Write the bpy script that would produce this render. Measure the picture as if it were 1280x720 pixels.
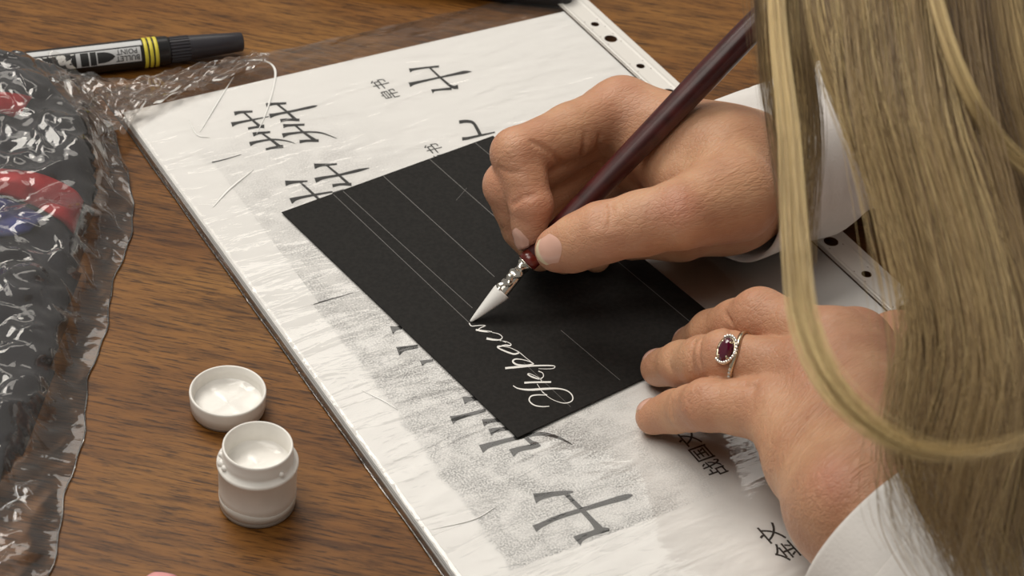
import bpy, bmesh, math, random
import numpy as np
from mathutils import Vector, Matrix, noise

for o in list(bpy.data.objects):
    bpy.data.objects.remove(o, do_unlink=True)
S = bpy.context.scene
COL = S.collection
random.seed(7)
RNG = np.random.default_rng(7)

# ------------------------------------------------------------------ camera
# Working units are millimetres with z = 0 on the table top; to_world() gives metres.
TABLE_H = 0.75
FPX, PITCH, ROLL, CAM_H = 2432.24, math.radians(38.5), math.radians(6.12), 451.78
CAM_O = np.array([0.0, 0.0, CAM_H])
_fw = np.array([0, math.cos(PITCH), -math.sin(PITCH)])
_rt = np.array([1.0, 0, 0])
_up = np.cross(_rt, _fw)
RT = _rt * math.cos(ROLL) + _up * math.sin(ROLL)
UP = -_rt * math.sin(ROLL) + _up * math.cos(ROLL)
FW = _fw


def to_world(v):
    v = np.asarray(v, float)
    return v * 0.001 + np.array([0, -0.568, TABLE_H])


def P(px, py, z):
    """table-space point (mm) seen at pixel px,py of the 1280x720 frame at height z"""
    d = FW + RT * (px - 640) / FPX - UP * (py - 360) / FPX
    return CAM_O + d * ((z - CAM_H) / d[2])


cam = bpy.data.cameras.new('camera')
cam_o = bpy.data.objects.new('camera', cam)
COL.objects.link(cam_o)
cam.sensor_width = 36.0
cam.lens = FPX / 1280 * 36.0
cam.clip_start = 0.02
M = Matrix(((RT[0], UP[0], -FW[0]), (RT[1], UP[1], -FW[1]), (RT[2], UP[2], -FW[2])))
cam_o.matrix_world = Matrix.Translation(Vector(to_world(CAM_O))) @ M.to_4x4()
cam.dof.use_dof = True
cam.dof.focus_distance = 0.685
cam.dof.aperture_fstop = 24.0
S.camera = cam_o

# ------------------------------------------------------------------ world, lights, exposure
world = bpy.data.worlds.new('room_light')
S.world = world
world.use_nodes = True
bg = world.node_tree.nodes['Background']
bg.inputs[0].default_value = (1.0, 0.955, 0.895, 1)
bg.inputs[1].default_value = 0.26


def area_light(name, loc, target, sx, sy, power, color):
    l = bpy.data.lights.new(name, 'AREA')
    l.shape = 'RECTANGLE'
    l.size, l.size_y = sx, sy
    l.energy = power
    l.color = color
    o = bpy.data.objects.new(name, l)
    COL.objects.link(o)
    o.location = loc
    d = Vector(target) - Vector(loc)
    o.rotation_euler = d.to_track_quat('-Z', 'Y').to_euler()
    return o


WARM = (1.0, 0.945, 0.86)
area_light('ceiling_panel', (-0.9, 0.75, 2.75), (-0.1, 0, .75), 1.3, 0.9, 33, WARM)
area_light('ceiling_panel', (-0.35, 1.85, 2.75), (0, 0, .75), 2.4, 0.6, 11, WARM)
area_light('ceiling_panel', (-0.6, -0.7, 2.75), (0, 0, .75), 1.3, 0.9, 16, WARM)

S.view_settings.view_transform = 'Standard'
S.view_settings.look = 'None'
S.view_settings.exposure = -0.1
S.view_settings.gamma = 1.0
S.view_settings.use_curve_mapping = False


# ------------------------------------------------------------------ helpers
ORG = {}


def tag(o, label, cat, group=None, kind=None):
    if label: o['label'] = label
    if cat: o['category'] = cat
    if group: o['group'] = group
    if kind: o['kind'] = kind
    return o


def thing(name, base_mm, label, cat, group=None):
    o = bpy.data.objects.new(name, None)
    o.empty_display_size = 0.02
    COL.objects.link(o)
    w = to_world(base_mm)
    o.location = w
    ORG[o.name] = w
    return tag(o, label, cat, group)


def mesh_obj(name, V, F, mat, parent=None, smooth=True, uv=None, base_mm=None):
    """V in table-space mm"""
    W = to_world(V)
    org = ORG[parent.name] if parent is not None else (to_world(base_mm) if base_mm is not None else np.zeros(3))
    W = W - org
    me = bpy.data.meshes.new(name)
    me.from_pydata(W.tolist(), [], [tuple(int(i) for i in f) for f in F])
    me.update()
    if smooth:
        me.polygons.foreach_set('use_smooth', [True] * len(me.polygons))
    if uv is not None:
        l = me.uv_layers.new(name='UVMap')
        idx = np.empty(len(me.loops), dtype=np.int32)
        me.loops.foreach_get('vertex_index', idx)
        l.data.foreach_set('uv', np.asarray(uv, float)[idx].ravel())
    o = bpy.data.objects.new(name, me)
    COL.objects.link(o)
    if mat is not None:
        me.materials.append(mat)
    if parent is not None:
        o.parent = parent
    elif base_mm is not None:
        o.location = org
    ORG[o.name] = org
    return o


def bevel(o, w_mm, seg=2):
    m = o.modifiers.new('bevel', 'BEVEL')
    m.width = w_mm * 0.001
    m.segments = seg
    m.limit_method = 'ANGLE'
    return o


def box_vf(lo, hi):
    x0, y0, z0 = lo
    x1, y1, z1 = hi
    V = [(x0, y0, z0), (x1, y0, z0), (x1, y1, z0), (x0, y1, z0), (x0, y0, z1), (x1, y0, z1), (x1, y1, z1), (x0, y1, z1)]
    F = [(0, 3, 2, 1), (4, 5, 6, 7), (0, 1, 5, 4), (1, 2, 6, 5), (2, 3, 7, 6), (3, 0, 4, 7)]
    return np.array(V, float), F


def merge(parts):
    V, F, n = [], [], 0
    for v, f in parts:
        V.append(np.asarray(v, float))
        F += [tuple(i + n for i in q) for q in f]
        n += len(v)
    return np.concatenate(V), F


def frame_from(d, hint=(0, 0, 1)):
    d = np.asarray(d, float) / np.linalg.norm(d)
    a = np.cross(hint, d)
    if np.linalg.norm(a) < 1e-6:
        a = np.cross((1, 0, 0), d)
    a /= np.linalg.norm(a)
    return d, a, np.cross(d, a)


def lathe(origin, axis, prof, n=48, hint=(0, 0, 1), cap0=False, cap1=False):
    """prof: (s along axis, radius)"""
    d, a, b = frame_from(axis, hint)
    V, F = [], []
    th = np.linspace(0, 2 * np.pi, n, endpoint=False)
    for s, r in prof:
        V.append(np.asarray(origin) + s * d + r * (np.cos(th)[:, None] * a + np.sin(th)[:, None] * b))
    for i in range(len(prof) - 1):
        for j in range(n):
            k = (j + 1) % n
            F.append((i * n + j, i * n + k, (i + 1) * n + k, (i + 1) * n + j))
    V = np.concatenate(V)
    if cap0: F.append(tuple(reversed(range(n))))
    if cap1: F.append(tuple(range((len(prof) - 1) * n, len(prof) * n)))
    return V, F


def catmull(pts, n):
    pts = np.asarray(pts, float)
    if len(pts) == 2:
        return pts[0] + np.linspace(0, 1, n)[:, None] * (pts[1] - pts[0])
    Q = np.vstack([2 * pts[0] - pts[1], pts, 2 * pts[-1] - pts[-2]])
    seg = len(pts) - 1
    t = np.linspace(0, seg, n)
    i = np.minimum(t.astype(int), seg - 1)
    f = (t - i)[:, None]
    p0, p1, p2, p3 = Q[i], Q[i + 1], Q[i + 2], Q[i + 3]
    return 0.5 * (2 * p1 + (p2 - p0) * f + (2 * p0 - 5 * p1 + 4 * p2 - p3) * f ** 2 + (3 * p1 - p0 - 3 * p2 + p3) * f ** 3)


def tube(path, radii, n=8, cap=True, ell=None):
    path = np.asarray(path, float)
    radii = np.broadcast_to(np.asarray(radii, float), (len(path),))
    T = np.gradient(path, axis=0)
    T /= np.linalg.norm(T, axis=1)[:, None]
    a = np.cross(T[0], (0, 0, 1.0))
    if np.linalg.norm(a) < 1e-3: a = np.cross(T[0], (1.0, 0, 0))
    a /= np.linalg.norm(a)
    V, F = [], []
    th = np.linspace(0, 2 * np.pi, n, endpoint=False)
    for i in range(len(path)):
        a = a - T[i] * (a @ T[i])
        a /= np.linalg.norm(a)
        b = np.cross(T[i], a)
        e = 1.0 if ell is None else ell
        V.append(path[i] + radii[i] * (np.cos(th)[:, None] * a + e * np.sin(th)[:, None] * b))
    for i in range(len(path) - 1):
        for j in range(n):
            k = (j + 1) % n
            F.append((i * n + j, i * n + k, (i + 1) * n + k, (i + 1) * n + j))
    if cap:
        F.append(tuple(reversed(range(n))))
        F.append(tuple(range((len(path) - 1) * n, len(path) * n)))
    return np.concatenate(V), F


def stroke(pts, z, z0=None, n=14, scale=1.0, off=(0, 0), wide=1.0, thick=0.06):
    """print stroke: (px,py,width px) points laid onto the plane of height z"""
    a = np.array(pts, float)
    a[:, 0] = a[:, 0] / scale + off[0]
    a[:, 1] = a[:, 1] / scale + off[1]
    a[:, 2] = a[:, 2] / scale * wide
    c = catmull(a, n if len(a) > 2 else 6)
    T = np.gradient(c[:, :2], axis=0)
    T /= np.maximum(np.linalg.norm(T, axis=1), 1e-6)[:, None]
    N = np.stack([-T[:, 1], T[:, 0]], 1)
    L = c[:, :2] + N * c[:, 2:3] / 2
    R = c[:, :2] - N * c[:, 2:3] / 2
    V = [P(x, y, z) for x, y in L] + [P(x, y, z) for x, y in R]
    m = len(c)
    F = [(i, i + 1, m + i + 1, m + i) for i in range(m - 1)]
    V = np.array(V)
    # face up
    q = F[0]
    if np.cross(V[q[1]] - V[q[0]], V[q[2]] - V[q[0]])[2] < 0:
        F = [tuple(reversed(f)) for f in F]
    return V, F


# ------------------------------------------------------------------ materials
def new_mat(name):
    m = bpy.data.materials.new(name)
    m.use_nodes = True
    nt = m.node_tree
    b = nt.nodes['Principled BSDF']
    return m, nt, b


def N(nt, t, **kw):
    n = nt.nodes.new(t)
    for k, v in kw.items():
        setattr(n, k, v)
    return n


def plain(name, col, rough=0.5, metal=0.0, spec=None, bump=None, noise=None, coat=0.0, sss=0.0):
    m, nt, b = new_mat(name)
    b.inputs['Base Color'].default_value = (*col, 1)
    b.inputs['Roughness'].default_value = rough
    b.inputs['Metallic'].default_value = metal
    if spec is not None: b.inputs['Specular IOR Level'].default_value = spec
    if coat: b.inputs['Coat Weight'].default_value = coat
    if sss:
        b.inputs['Subsurface Weight'].default_value = sss
        b.inputs['Subsurface Radius'].default_value = (1, .9, .8)
        b.inputs['Subsurface Scale'].default_value = 0.002
    tc = N(nt, 'ShaderNodeTexCoord')
    if noise:
        sc, amt = noise
        nz = N(nt, 'ShaderNodeTexNoise')
        nz.inputs['Scale'].default_value = sc
        nz.inputs['Detail'].default_value = 4
        nt.links.new(tc.outputs['Object'], nz.inputs['Vector'])
        r = N(nt, 'ShaderNodeValToRGB')
        r.color_ramp.elements[0].position = 0.35
        r.color_ramp.elements[1].position = 0.65
        r.color_ramp.elements[0].color = (*[c * (1 - amt) for c in col], 1)
        r.color_ramp.elements[1].color = (*[min(1, c * (1 + amt)) for c in col], 1)
        nt.links.new(nz.outputs['Fac'], r.inputs['Fac'])
        nt.links.new(r.outputs['Color'], b.inputs['Base Color'])
    if bump:
        sc, st = bump
        nz = N(nt, 'ShaderNodeTexNoise')
        nz.inputs['Scale'].default_value = sc
        nz.inputs['Detail'].default_value = 3
        nt.links.new(tc.outputs['Object'], nz.inputs['Vector'])
        bp = N(nt, 'ShaderNodeBump')
        bp.inputs['Strength'].default_value = st
        bp.inputs['Distance'].default_value = 0.0004
        nt.links.new(nz.outputs['Fac'], bp.inputs['Height'])
        nt.links.new(bp.outputs['Normal'], b.inputs['Normal'])
    return m


def math_node(nt, op, a, b=None, clamp=False):
    n = N(nt, 'ShaderNodeMath', operation=op)
    n.use_clamp = clamp
    for i, v in enumerate((a, b)):
        if v is None: continue
        if isinstance(v, (int, float)):
            n.inputs[i].default_value = v
        else:
            nt.links.new(v, n.inputs[i])
    return n.outputs[0]


def ramp(nt, src, stops):
    r = N(nt, 'ShaderNodeValToRGB')
    e = r.color_ramp.elements
    while len(e) < len(stops): e.new(0.5)
    for el, (p, c) in zip(e, stops):
        el.position = p
        el.color = (*c, 1) if len(c) == 3 else c
    nt.links.new(src, r.inputs['Fac'])
    return r.outputs['Color']


def wood_material():
    m, nt, b = new_mat('walnut_laminate')
    tc = N(nt, 'ShaderNodeTexCoord')

    def noise(scale, sx, sy, detail=5, rough=.55, dist=0.0):
        mp = N(nt, 'ShaderNodeMapping')
        mp.vector_type = 'TEXTURE'
        mp.inputs['Rotation'].default_value = (0, 0, math.radians(-7))
        mp.inputs['Scale'].default_value = (1 / sx, 1 / sy, 1)
        nt.links.new(tc.outputs['Object'], mp.inputs['Vector'])
        n = N(nt, 'ShaderNodeTexNoise')
        n.inputs['Scale'].default_value = scale
        n.inputs['Detail'].default_value = detail
        n.inputs['Roughness'].default_value = rough
        n.inputs['Distortion'].default_value = dist
        nt.links.new(mp.outputs[0], n.inputs['Vector'])
        return n.outputs['Fac']
    big = noise(14, 0.4, 1.5, 4, .5, .5)
    mid = noise(230, 0.16, 1.2, 5, .7, .4)
    fine = noise(900, 0.085, 1.0, 3, .7, .2)
    c1 = ramp(nt, big, [(0.25, (0.112, 0.041, 0.008)), (0.5, (0.180, 0.074, 0.0155)), (0.78, (0.262, 0.124, 0.030))])
    c2 = ramp(nt, mid, [(0.34, (0.50, 0.47, 0.47)), (0.50, (1, 1, 1)), (0.68, (1.2, 1.2, 1.18))])
    c3 = ramp(nt, fine, [(0.37, (0.22, 0.20, 0.20)), (0.48, (0.95, 0.95, 0.95)), (0.75, (1.2, 1.18, 1.15))])
    mx = N(nt, 'ShaderNodeMix', data_type='RGBA', blend_type='MULTIPLY')
    mx.inputs[0].default_value = 1
    nt.links.new(c1, mx.inputs[6]); nt.links.new(c2, mx.inputs[7])
    mx2 = N(nt, 'ShaderNodeMix', data_type='RGBA', blend_type='MULTIPLY')
    mx2.inputs[0].default_value = 0.85
    nt.links.new(mx.outputs[2], mx2.inputs[6]); nt.links.new(c3, mx2.inputs[7])
    nt.links.new(mx2.outputs[2], b.inputs['Base Color'])
    b.inputs['Roughness'].default_value = 0.40
    b.inputs['Specular IOR Level'].default_value = 0.24
    bp = N(nt, 'ShaderNodeBump')
    bp.inputs['Strength'].default_value = 0.25
    bp.inputs['Distance'].default_value = 0.0003
    nt.links.new(fine, bp.inputs['Height'])
    nt.links.new(bp.outputs['Normal'], b.inputs['Normal'])
    return m


def film_material(name, tint=(0.97, 0.97, 0.96), gloss=1.0, haze=0.03, rough=0.07, bump=None, ior=1.5):
    m = bpy.data.materials.new(name)
    m.use_nodes = True
    nt = m.node_tree
    nt.nodes.remove(nt.nodes['Principled BSDF'])
    out = nt.nodes['Material Output']
    tr = N(nt, 'ShaderNodeBsdfTransparent'); tr.inputs[0].default_value = (*tint, 1)
    gl = N(nt, 'ShaderNodeBsdfAnisotropic'); gl.inputs['Roughness'].default_value = rough
    gl.inputs[0].default_value = (1, 1, 1, 1)
    df = N(nt, 'ShaderNodeBsdfDiffuse'); df.inputs[0].default_value = (0.85, 0.83, 0.80, 1)
    fr = N(nt, 'ShaderNodeFresnel'); fr.inputs['IOR'].default_value = ior
    fac = math_node(nt, 'MULTIPLY', fr.outputs[0], gloss, True)
    if bump:
        tc = N(nt, 'ShaderNodeTexCoord')
        h = None
        for sc, (sx, sy), rot, amp, kind in bump:
            mp = N(nt, 'ShaderNodeMapping')
            mp.vector_type = 'TEXTURE'
            mp.inputs['Rotation'].default_value = (0, 0, math.radians(rot))
            mp.inputs['Scale'].default_value = (1 / sx, 1 / sy, 1)
            nt.links.new(tc.outputs['Object'], mp.inputs['Vector'])
            n = N(nt, 'ShaderNodeTexNoise')
            n.inputs['Scale'].default_value = sc
            n.inputs['Detail'].default_value = 3
            n.inputs['Distortion'].default_value = 0.8
            nt.links.new(mp.outputs[0], n.inputs['Vector'])
            v = n.outputs['Fac']
            if kind == 'ridge':
                v = math_node(nt, 'ABSOLUTE', math_node(nt, 'SUBTRACT', v, 0.5))
            v = math_node(nt, 'MULTIPLY', v, amp)
            h = v if h is None else math_node(nt, 'ADD', h, v)
        bp = N(nt, 'ShaderNodeBump')
        bp.inputs['Strength'].default_value = 1.0
        bp.inputs['Distance'].default_value = 0.001
        nt.links.new(h, bp.inputs['Height'])
        nt.links.new(bp.outputs['Normal'], gl.inputs['Normal'])
        nt.links.new(bp.outputs['Normal'], fr.inputs['Normal'])
    a = N(nt, 'ShaderNodeMixShader'); a.inputs[0].default_value = haze
    nt.links.new(tr.outputs[0], a.inputs[1]); nt.links.new(df.outputs[0], a.inputs[2])
    c = N(nt, 'ShaderNodeMixShader')
    nt.links.new(fac, c.inputs[0])
    nt.links.new(a.outputs[0], c.inputs[1]); nt.links.new(gl.outputs[0], c.inputs[2])
    nt.links.new(c.outputs[0], out.inputs['Surface'])
    return m


MAT = {}
MAT['wood'] = wood_material()
MAT['floor'] = plain('grey_floor', (0.20, 0.18, 0.16), 0.6, noise=(4, .2))
MAT['paper'] = plain('white_paper', (0.755, 0.745, 0.735), 0.75, bump=(260, .12))
MAT['ink'] = plain('black_print', (0.018, 0.018, 0.018), 0.55)
MAT['card'] = plain('black_card_stock', (0.0135, 0.0125, 0.0115), 0.7, spec=0.22, bump=(900, .25), noise=(700, .25))
MAT['chalk'] = plain('pencil_line', (0.16, 0.155, 0.15), 0.8)
MAT['white_ink'] = plain('white_ink', (0.86, 0.85, 0.82), 0.45)
MAT['silver'] = plain('steel', (0.72, 0.69, 0.62), 0.18, 1.0, bump=(300, .1))
MAT['pen_wood'] = plain('burgundy_lacquer', (0.052, 0.0085, 0.0085), 0.36, noise=(160, .35), coat=.1)
MAT['pen_grip'] = plain('red_lacquer', (0.13, 0.016, 0.010), 0.22, noise=(160, .25), coat=.4)
MAT['white_plastic'] = plain('white_plastic', (0.86, 0.835, 0.785), 0.38, noise=(120, .04), bump=(150, .1))
MAT['white_paint'] = plain('wet_white_paint', (0.86, 0.84, 0.80), 0.16, bump=(180, .6))
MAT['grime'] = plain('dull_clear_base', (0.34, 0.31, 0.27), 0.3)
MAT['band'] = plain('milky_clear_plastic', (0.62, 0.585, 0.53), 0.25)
MAT['black_plastic'] = plain('black_plastic', (0.014, 0.014, 0.015), 0.28)
MAT['black_cap'] = plain('charcoal_cap', (0.030, 0.028, 0.034), 0.33)
MAT['yellow'] = plain('yellow_band', (0.72, 0.62, 0.06), 0.4)
MAT['label_grey'] = plain('silver_label', (0.55, 0.56, 0.57), 0.4)
MAT['label_white'] = plain('white_print', (0.82, 0.82, 0.80), 0.4)
MAT['navy'] = plain('dark_navy_cloth', (0.016, 0.018, 0.028), 0.85, noise=(60, .4), bump=(500, .6))
MAT['red'] = plain('red_cloth', (0.46, 0.022, 0.030), 0.7, noise=(70, .2), bump=(500, .5))
MAT['blue'] = plain('blue_cloth', (0.030, 0.040, 0.21), 0.75, noise=(90, .3), bump=(500, .5))
MAT['pink'] = plain('pink_cloth', (0.72, 0.33, 0.33), 0.8, bump=(400, .8))
MAT['black_case'] = plain('matt_black_case', (0.012, 0.012, 0.013), 0.5)
MAT['garnet'] = plain('garnet', (0.085, 0.004, 0.020), 0.06, coat=1.0)
MAT['gold'] = plain('pale_gold', (0.70, 0.60, 0.44), 0.2, 1.0)
MAT['diamond'] = plain('clear_stone', (0.85, 0.84, 0.80), 0.06, 0.6)

FILM_SHEET = film_material('glossy_pocket_film', (0.975, 0.975, 0.97), gloss=1.1, haze=0.02, rough=0.06,
                           bump=[(40, (0.45, 1.9), 38, .62, 'ridge'), (22, (.6, 1.3), 22, .70, 'ridge'), (130, (0.4, 1.6), 30, 0.16, 'ridge'), (9, (1, 1), 0, .6, 'n')])
FILM_BAG = film_material('crinkled_clear_film', (0.93, 0.91, 0.89), gloss=1.5, haze=0.05, rough=0.08,
                         bump=[(60, (.35, 1.5), 65, .40, 'ridge'), (45, (.4, 1.6), 115, .40, 'ridge'), (90, (.5, 1.5), 20, .2, 'ridge')])
STRIP = plain('milky_strip', (0.78, 0.76, 0.72), 0.22)

# ------------------------------------------------------------------ room
V, F = box_vf((-2500, -2200, -TABLE_H * 1000 - 30), (2600, 3200, -TABLE_H * 1000))
fl = mesh_obj('floor', V, F, MAT['floor'], smooth=False)
fl['kind'] = 'structure'

tbl = thing('table', (-360, 510, -TABLE_H * 1000), 'brown wood-grain table under the paper, jar and bag', 'table')
V, F = box_vf((-1060, 40, -28), (345, 980, 0))
bevel(mesh_obj('table_top', V, F, MAT['wood'], tbl, smooth=False), 2)
for lx in (-1010, 255):
    for ly in (80, 900):
        V, F = box_vf((lx, ly, -750), (lx + 45, ly + 45, -28))
        mesh_obj('leg', V, F, MAT['wood'], tbl, smooth=False)
for (x0, y0, x1, y1) in ((-965, 90, 255, 110), (-965, 915, 255, 935), (-1000, 125, -980, 900), (270, 125, 290, 900)):
    V, F = box_vf((x0, y0, -110), (x1, y1, -28))
    mesh_obj('apron', V, F, MAT['wood'], tbl, smooth=False)

# ------------------------------------------------------------------ worksheet in its plastic pocket
PA = math.radians(33.89)
PU = np.array([math.cos(PA), math.sin(PA), 0])
PV = np.array([math.sin(PA), -math.cos(PA), 0])
PO = np.array([-164.35, 650.13, 0])
PW, PL = 210.0, 372.0


def sheet_pt(u, v, z):
    return PO + u * PU + v * PV + np.array([0, 0, z])


def sheet_slab(u0, v0, u1, v1, z0, z1):
    V = [sheet_pt(u, v, z) for z in (z0, z1) for u, v in ((u0, v0), (u1, v0), (u1, v1), (u0, v1))]
    return np.array(V), [(0, 1, 2, 3), (7, 6, 5, 4), (4, 5, 1, 0), (5, 6, 2, 1), (6, 7, 3, 2), (7, 4, 0, 3)]


pile = thing('paper_stack', sheet_pt(105, 150, 0.3), 'thin stack of white sheets beneath the calligraphy worksheet', 'paper')
for i in range(4):
    z = 0.35 + i * 0.72
    V, F = sheet_slab(0.3 * (i % 2), 0.5 + .4 * i, PW - 0.3, PL - i, z, z + 0.62)
    mesh_obj('sheet', V, F, MAT['paper'], pile, smooth=False)


def worksheet_material():
    m, nt, b = new_mat('photocopied_paper')
    uvn = N(nt, 'ShaderNodeUVMap')
    sp = N(nt, 'ShaderNodeSeparateXYZ')
    nt.links.new(uvn.outputs[0], sp.inputs[0])
    u, v = sp.outputs[0], sp.outputs[1]      # millimetres on the page

    def nz(scale, detail=3, dist=0):
        n = N(nt, 'ShaderNodeTexNoise')
        n.inputs['Scale'].default_value = scale
        n.inputs['Detail'].default_value = detail
        n.inputs['Distortion'].default_value = dist
        nt.links.new(uvn.outputs[0], n.inputs['Vector'])
        return n.outputs['Fac']

    def step(x, a, b_):   # smooth 0..1 between a and b_
        n = N(nt, 'ShaderNodeMapRange')
        n.interpolation_type = 'SMOOTHSTEP'
        nt.links.new(x, n.inputs['Value'])
        n.inputs['From Min'].default_value = a
        n.inputs['From Max'].default_value = b_
        return n.outputs[0]
    wob = math_node(nt, 'MULTIPLY', math_node(nt, 'SUBTRACT', nz(.08, 2), .5), 8)
    uu = math_node(nt, 'ADD', u, wob)
    left = step(uu, 16, 18.5)
    right = step(uu, 112, 55)
    top = step(math_node(nt, 'ADD', v, math_node(nt, 'MULTIPLY', wob, 1.5)), 22, 40)
    bot = step(v, 286.5, 285.5)
    reg = math_node(nt, 'MULTIPLY', math_node(nt, 'MULTIPLY', left, right), math_node(nt, 'MULTIPLY', top, bot))
    dens = math_node(nt, 'MULTIPLY', reg, step(v, -40, 230))
    cloud = step(nz(.11, 4, .6), .30, .68)
    dens = math_node(nt, 'MULTIPLY', dens, math_node(nt, 'ADD', math_node(nt, 'MULTIPLY', cloud, .7), .3))
    speck = step(nz(1.6, 5), 0.36, 0.64)
    fac = math_node(nt, 'MULTIPLY', dens, speck, True)
    fac = math_node(nt, 'MULTIPLY', fac, 0.92)
    mx = N(nt, 'ShaderNodeMix', data_type='RGBA')
    nt.links.new(fac, mx.inputs[0])
    mx.inputs[6].default_value = (0.755, 0.745, 0.735, 1)
    mx.inputs[7].default_value = (0.20, 0.197, 0.20, 1)
    nt.links.new(mx.outputs[2], b.inputs['Base Color'])
    b.inputs['Roughness'].default_value = 0.7
    return m


WS_TOP = 3.5
V, F = sheet_slab(0, 0, PW, PL, 3.25, WS_TOP)
uvs = [(u, v) for _ in range(2) for u, v in ((0, 0), (PW, 0), (PW, PL), (0, PL))]
ws = mesh_obj('worksheet', V, F, worksheet_material(), smooth=False, uv=uvs, base_mm=sheet_pt(105, 150, 3.25))
tag(ws, 'white photocopied worksheet with big black brush characters inside a clear plastic pocket', 'worksheet')
# white slips pasted along the margin of the copy
for (u0, v0, u1, v1) in ((1.5, 47.5, 19.4, 142), (1.2, 143, 17.0, 196), (1.4, 197, 12.0, 262)):
    V, F = sheet_slab(u0, v0, u1, v1, WS_TOP, WS_TOP + 0.08)
    mesh_obj('pasted_slip', V, F, MAT['paper'], ws, smooth=False)

ZP = WS_TOP + 0.05
A54 = dict(scale=5.54, off=(440, 70))
A45 = dict(scale=4.5, off=(270, 110))
A343 = dict(scale=3.43, off=(470, 380))
A6 = dict(scale=6.0, off=(640, 580))
CHARS = [
    (A54, [[(398, 100, 32), (425, 93, 18), (500, 82, 13), (602, 72, 15)],
           [(398, 200, 36), (440, 186, 20), (600, 150, 13), (720, 124, 18), (780, 112, 22), (828, 108, 3)],
           [(535, 78, 12), (610, 148, 14), (690, 212, 20), (735, 214, 30)],
           [(553, 245, 32), (580, 236, 15), (690, 226, 18)]]),
    (A54, [[(742, 458, 24), (790, 452, 22), (838, 462, 20), (870, 510, 22), (890, 552, 24)],
           [(763, 574, 24), (800, 570, 20), (880, 552, 15), (990, 528, 10)]]),
    (A45, [[(103, 144, 24), (140, 136, 15), (205, 132, 12)], [(88, 206, 28), (120, 196, 16), (200, 180, 11), (300, 160, 4)],
           [(155, 136, 11), (210, 185, 12), (250, 218, 18)], [(180, 228, 14), (240, 218, 14), (272, 216, 22)]]),
    (A45, [[(282, 96, 24), (320, 90, 15), (395, 86, 13)], [(302, 158, 28), (340, 148, 15), (430, 130, 13), (540, 106, 14), (570, 99, 3)],
           [(345, 92, 11), (400, 135, 13), (450, 180, 18)], [(362, 184, 20), (400, 178, 14), (470, 180, 16)]]),
    (A45, [[(378, 214, 24), (410, 210, 15), (498, 206, 12)], [(374, 268, 28), (410, 258, 16), (500, 248, 11), (590, 252, 9), (680, 284, 3)],
           [(445, 210, 11), (500, 255, 13), (560, 296, 18)], [(470, 302, 20), (510, 297, 14), (578, 296, 16)]]),
    (A45, [[(208, 262, 24), (240, 254, 15), (305, 248, 12)], [(190, 316, 26), (225, 304, 15), (310, 290, 11), (390, 296, 8), (445, 312, 3)],
           [(260, 256, 11), (310, 292, 13), (360, 330, 18)], [(280, 346, 14), (320, 336, 14), (378, 328, 18)]]),
    (A45, [[(553, 440, 34), (590, 434, 18), (680, 428, 10)], [(558, 520, 30), (600, 506, 18), (690, 490, 13), (800, 464, 17), (862, 450, 4)],
           [(622, 434, 11), (690, 490, 13), (745, 538, 16)], [(655, 550, 20), (700, 542, 14), (762, 542, 18)]]),
    (A45, [[(390, 536, 32), (430, 530, 18), (515, 524, 8)], [(420, 636, 36), (460, 620, 18), (560, 600, 13), (655, 584, 10)],
           [(472, 528, 12), (540, 590, 14), (600, 645, 14)], [(655, 592, 10), (720, 575, 14)]]),
    (A343, [[(66, 112, 36), (85, 105, 20), (110, 100, 16)], [(93, 202, 40), (120, 192, 22), (180, 182, 16)], [(193, 255, 26), (215, 246, 14), (245, 242, 10)]]),
    (A343, [[(375, 414, 36), (400, 407, 20), (450, 405, 16)], [(323, 498, 40), (355, 486, 20), (470, 456, 14)],
            [(458, 510, 34), (485, 502, 20), (560, 495, 16)], [(488, 550, 34), (515, 540, 20), (600, 530, 14)]]),
    (A343, [[(450, 622, 40), (490, 604, 22), (600, 575, 18), (700, 556, 16), (780, 572, 12), (842, 603, 3)],
            [(640, 570, 16), (665, 592, 18), (695, 606, 22)], [(580, 640, 40), (610, 624, 22), (680, 610, 20), (706, 606, 8)]]),
    (A6, [[(168, 258, 82), (215, 244, 52), (300, 226, 38), (395, 216, 34), (460, 208, 12)],
          [(168, 486, 62), (215, 460, 40), (340, 402, 36), (520, 345, 34), (700, 290, 38), (850, 248, 44), (905, 232, 10)],
          [(405, 222, 34), (460, 280, 32), (540, 360, 36), (610, 435, 42), (655, 490, 62)],
          [(485, 578, 86), (520, 552, 56), (600, 520, 40), (665, 498, 50), (732, 492, 22)]]),
]
for cf, strokes in CHARS:
    V, F = merge([stroke(s, ZP + 0.004 * i, **cf) for i, s in enumerate(strokes)])
    mesh_obj('brush_character', V, F, MAT['ink'], ws, smooth=False)
for s_ in ([(265, 203, 1.5), (282, 199, 1.2), (302, 193, .6)], [(392, 380, 2.0), (410, 375, 1.4), (441, 366, .6)]):
    V, F = stroke(s_, ZP)
    mesh_obj('copy_edge_line', V, F, MAT['ink'], ws, smooth=False)
V, F = stroke([(998, 668, 6), (1004, 667, 6), (1012, 665, 6)], ZP)
mesh_obj('ink_bar', V, F, MAT['ink'], ws, smooth=False)


def text_mesh(txt, bold=0.0, res=3):
    """flat glyph mesh in unit em coordinates, left-bottom at the origin"""
    c = bpy.data.curves.new('t', 'FONT')
    c.body = txt
    c.size = 1.0
    c.offset = bold
    c.resolution_u = res
    o = bpy.data.objects.new('t', c)
    COL.objects.link(o)
    bpy.context.view_layer.update()
    dg = bpy.context.evaluated_depsgraph_get()
    me = bpy.data.meshes.new_from_object(o.evaluated_get(dg))
    V = np.array([v.co[:] for v in me.vertices]) if len(me.vertices) else np.zeros((0, 3))
    F = [tuple(p.vertices) for p in me.polygons]
    bpy.data.objects.remove(o, do_unlink=True)
    bpy.data.meshes.remove(me)
    bpy.data.curves.remove(c)
    return V, F


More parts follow.
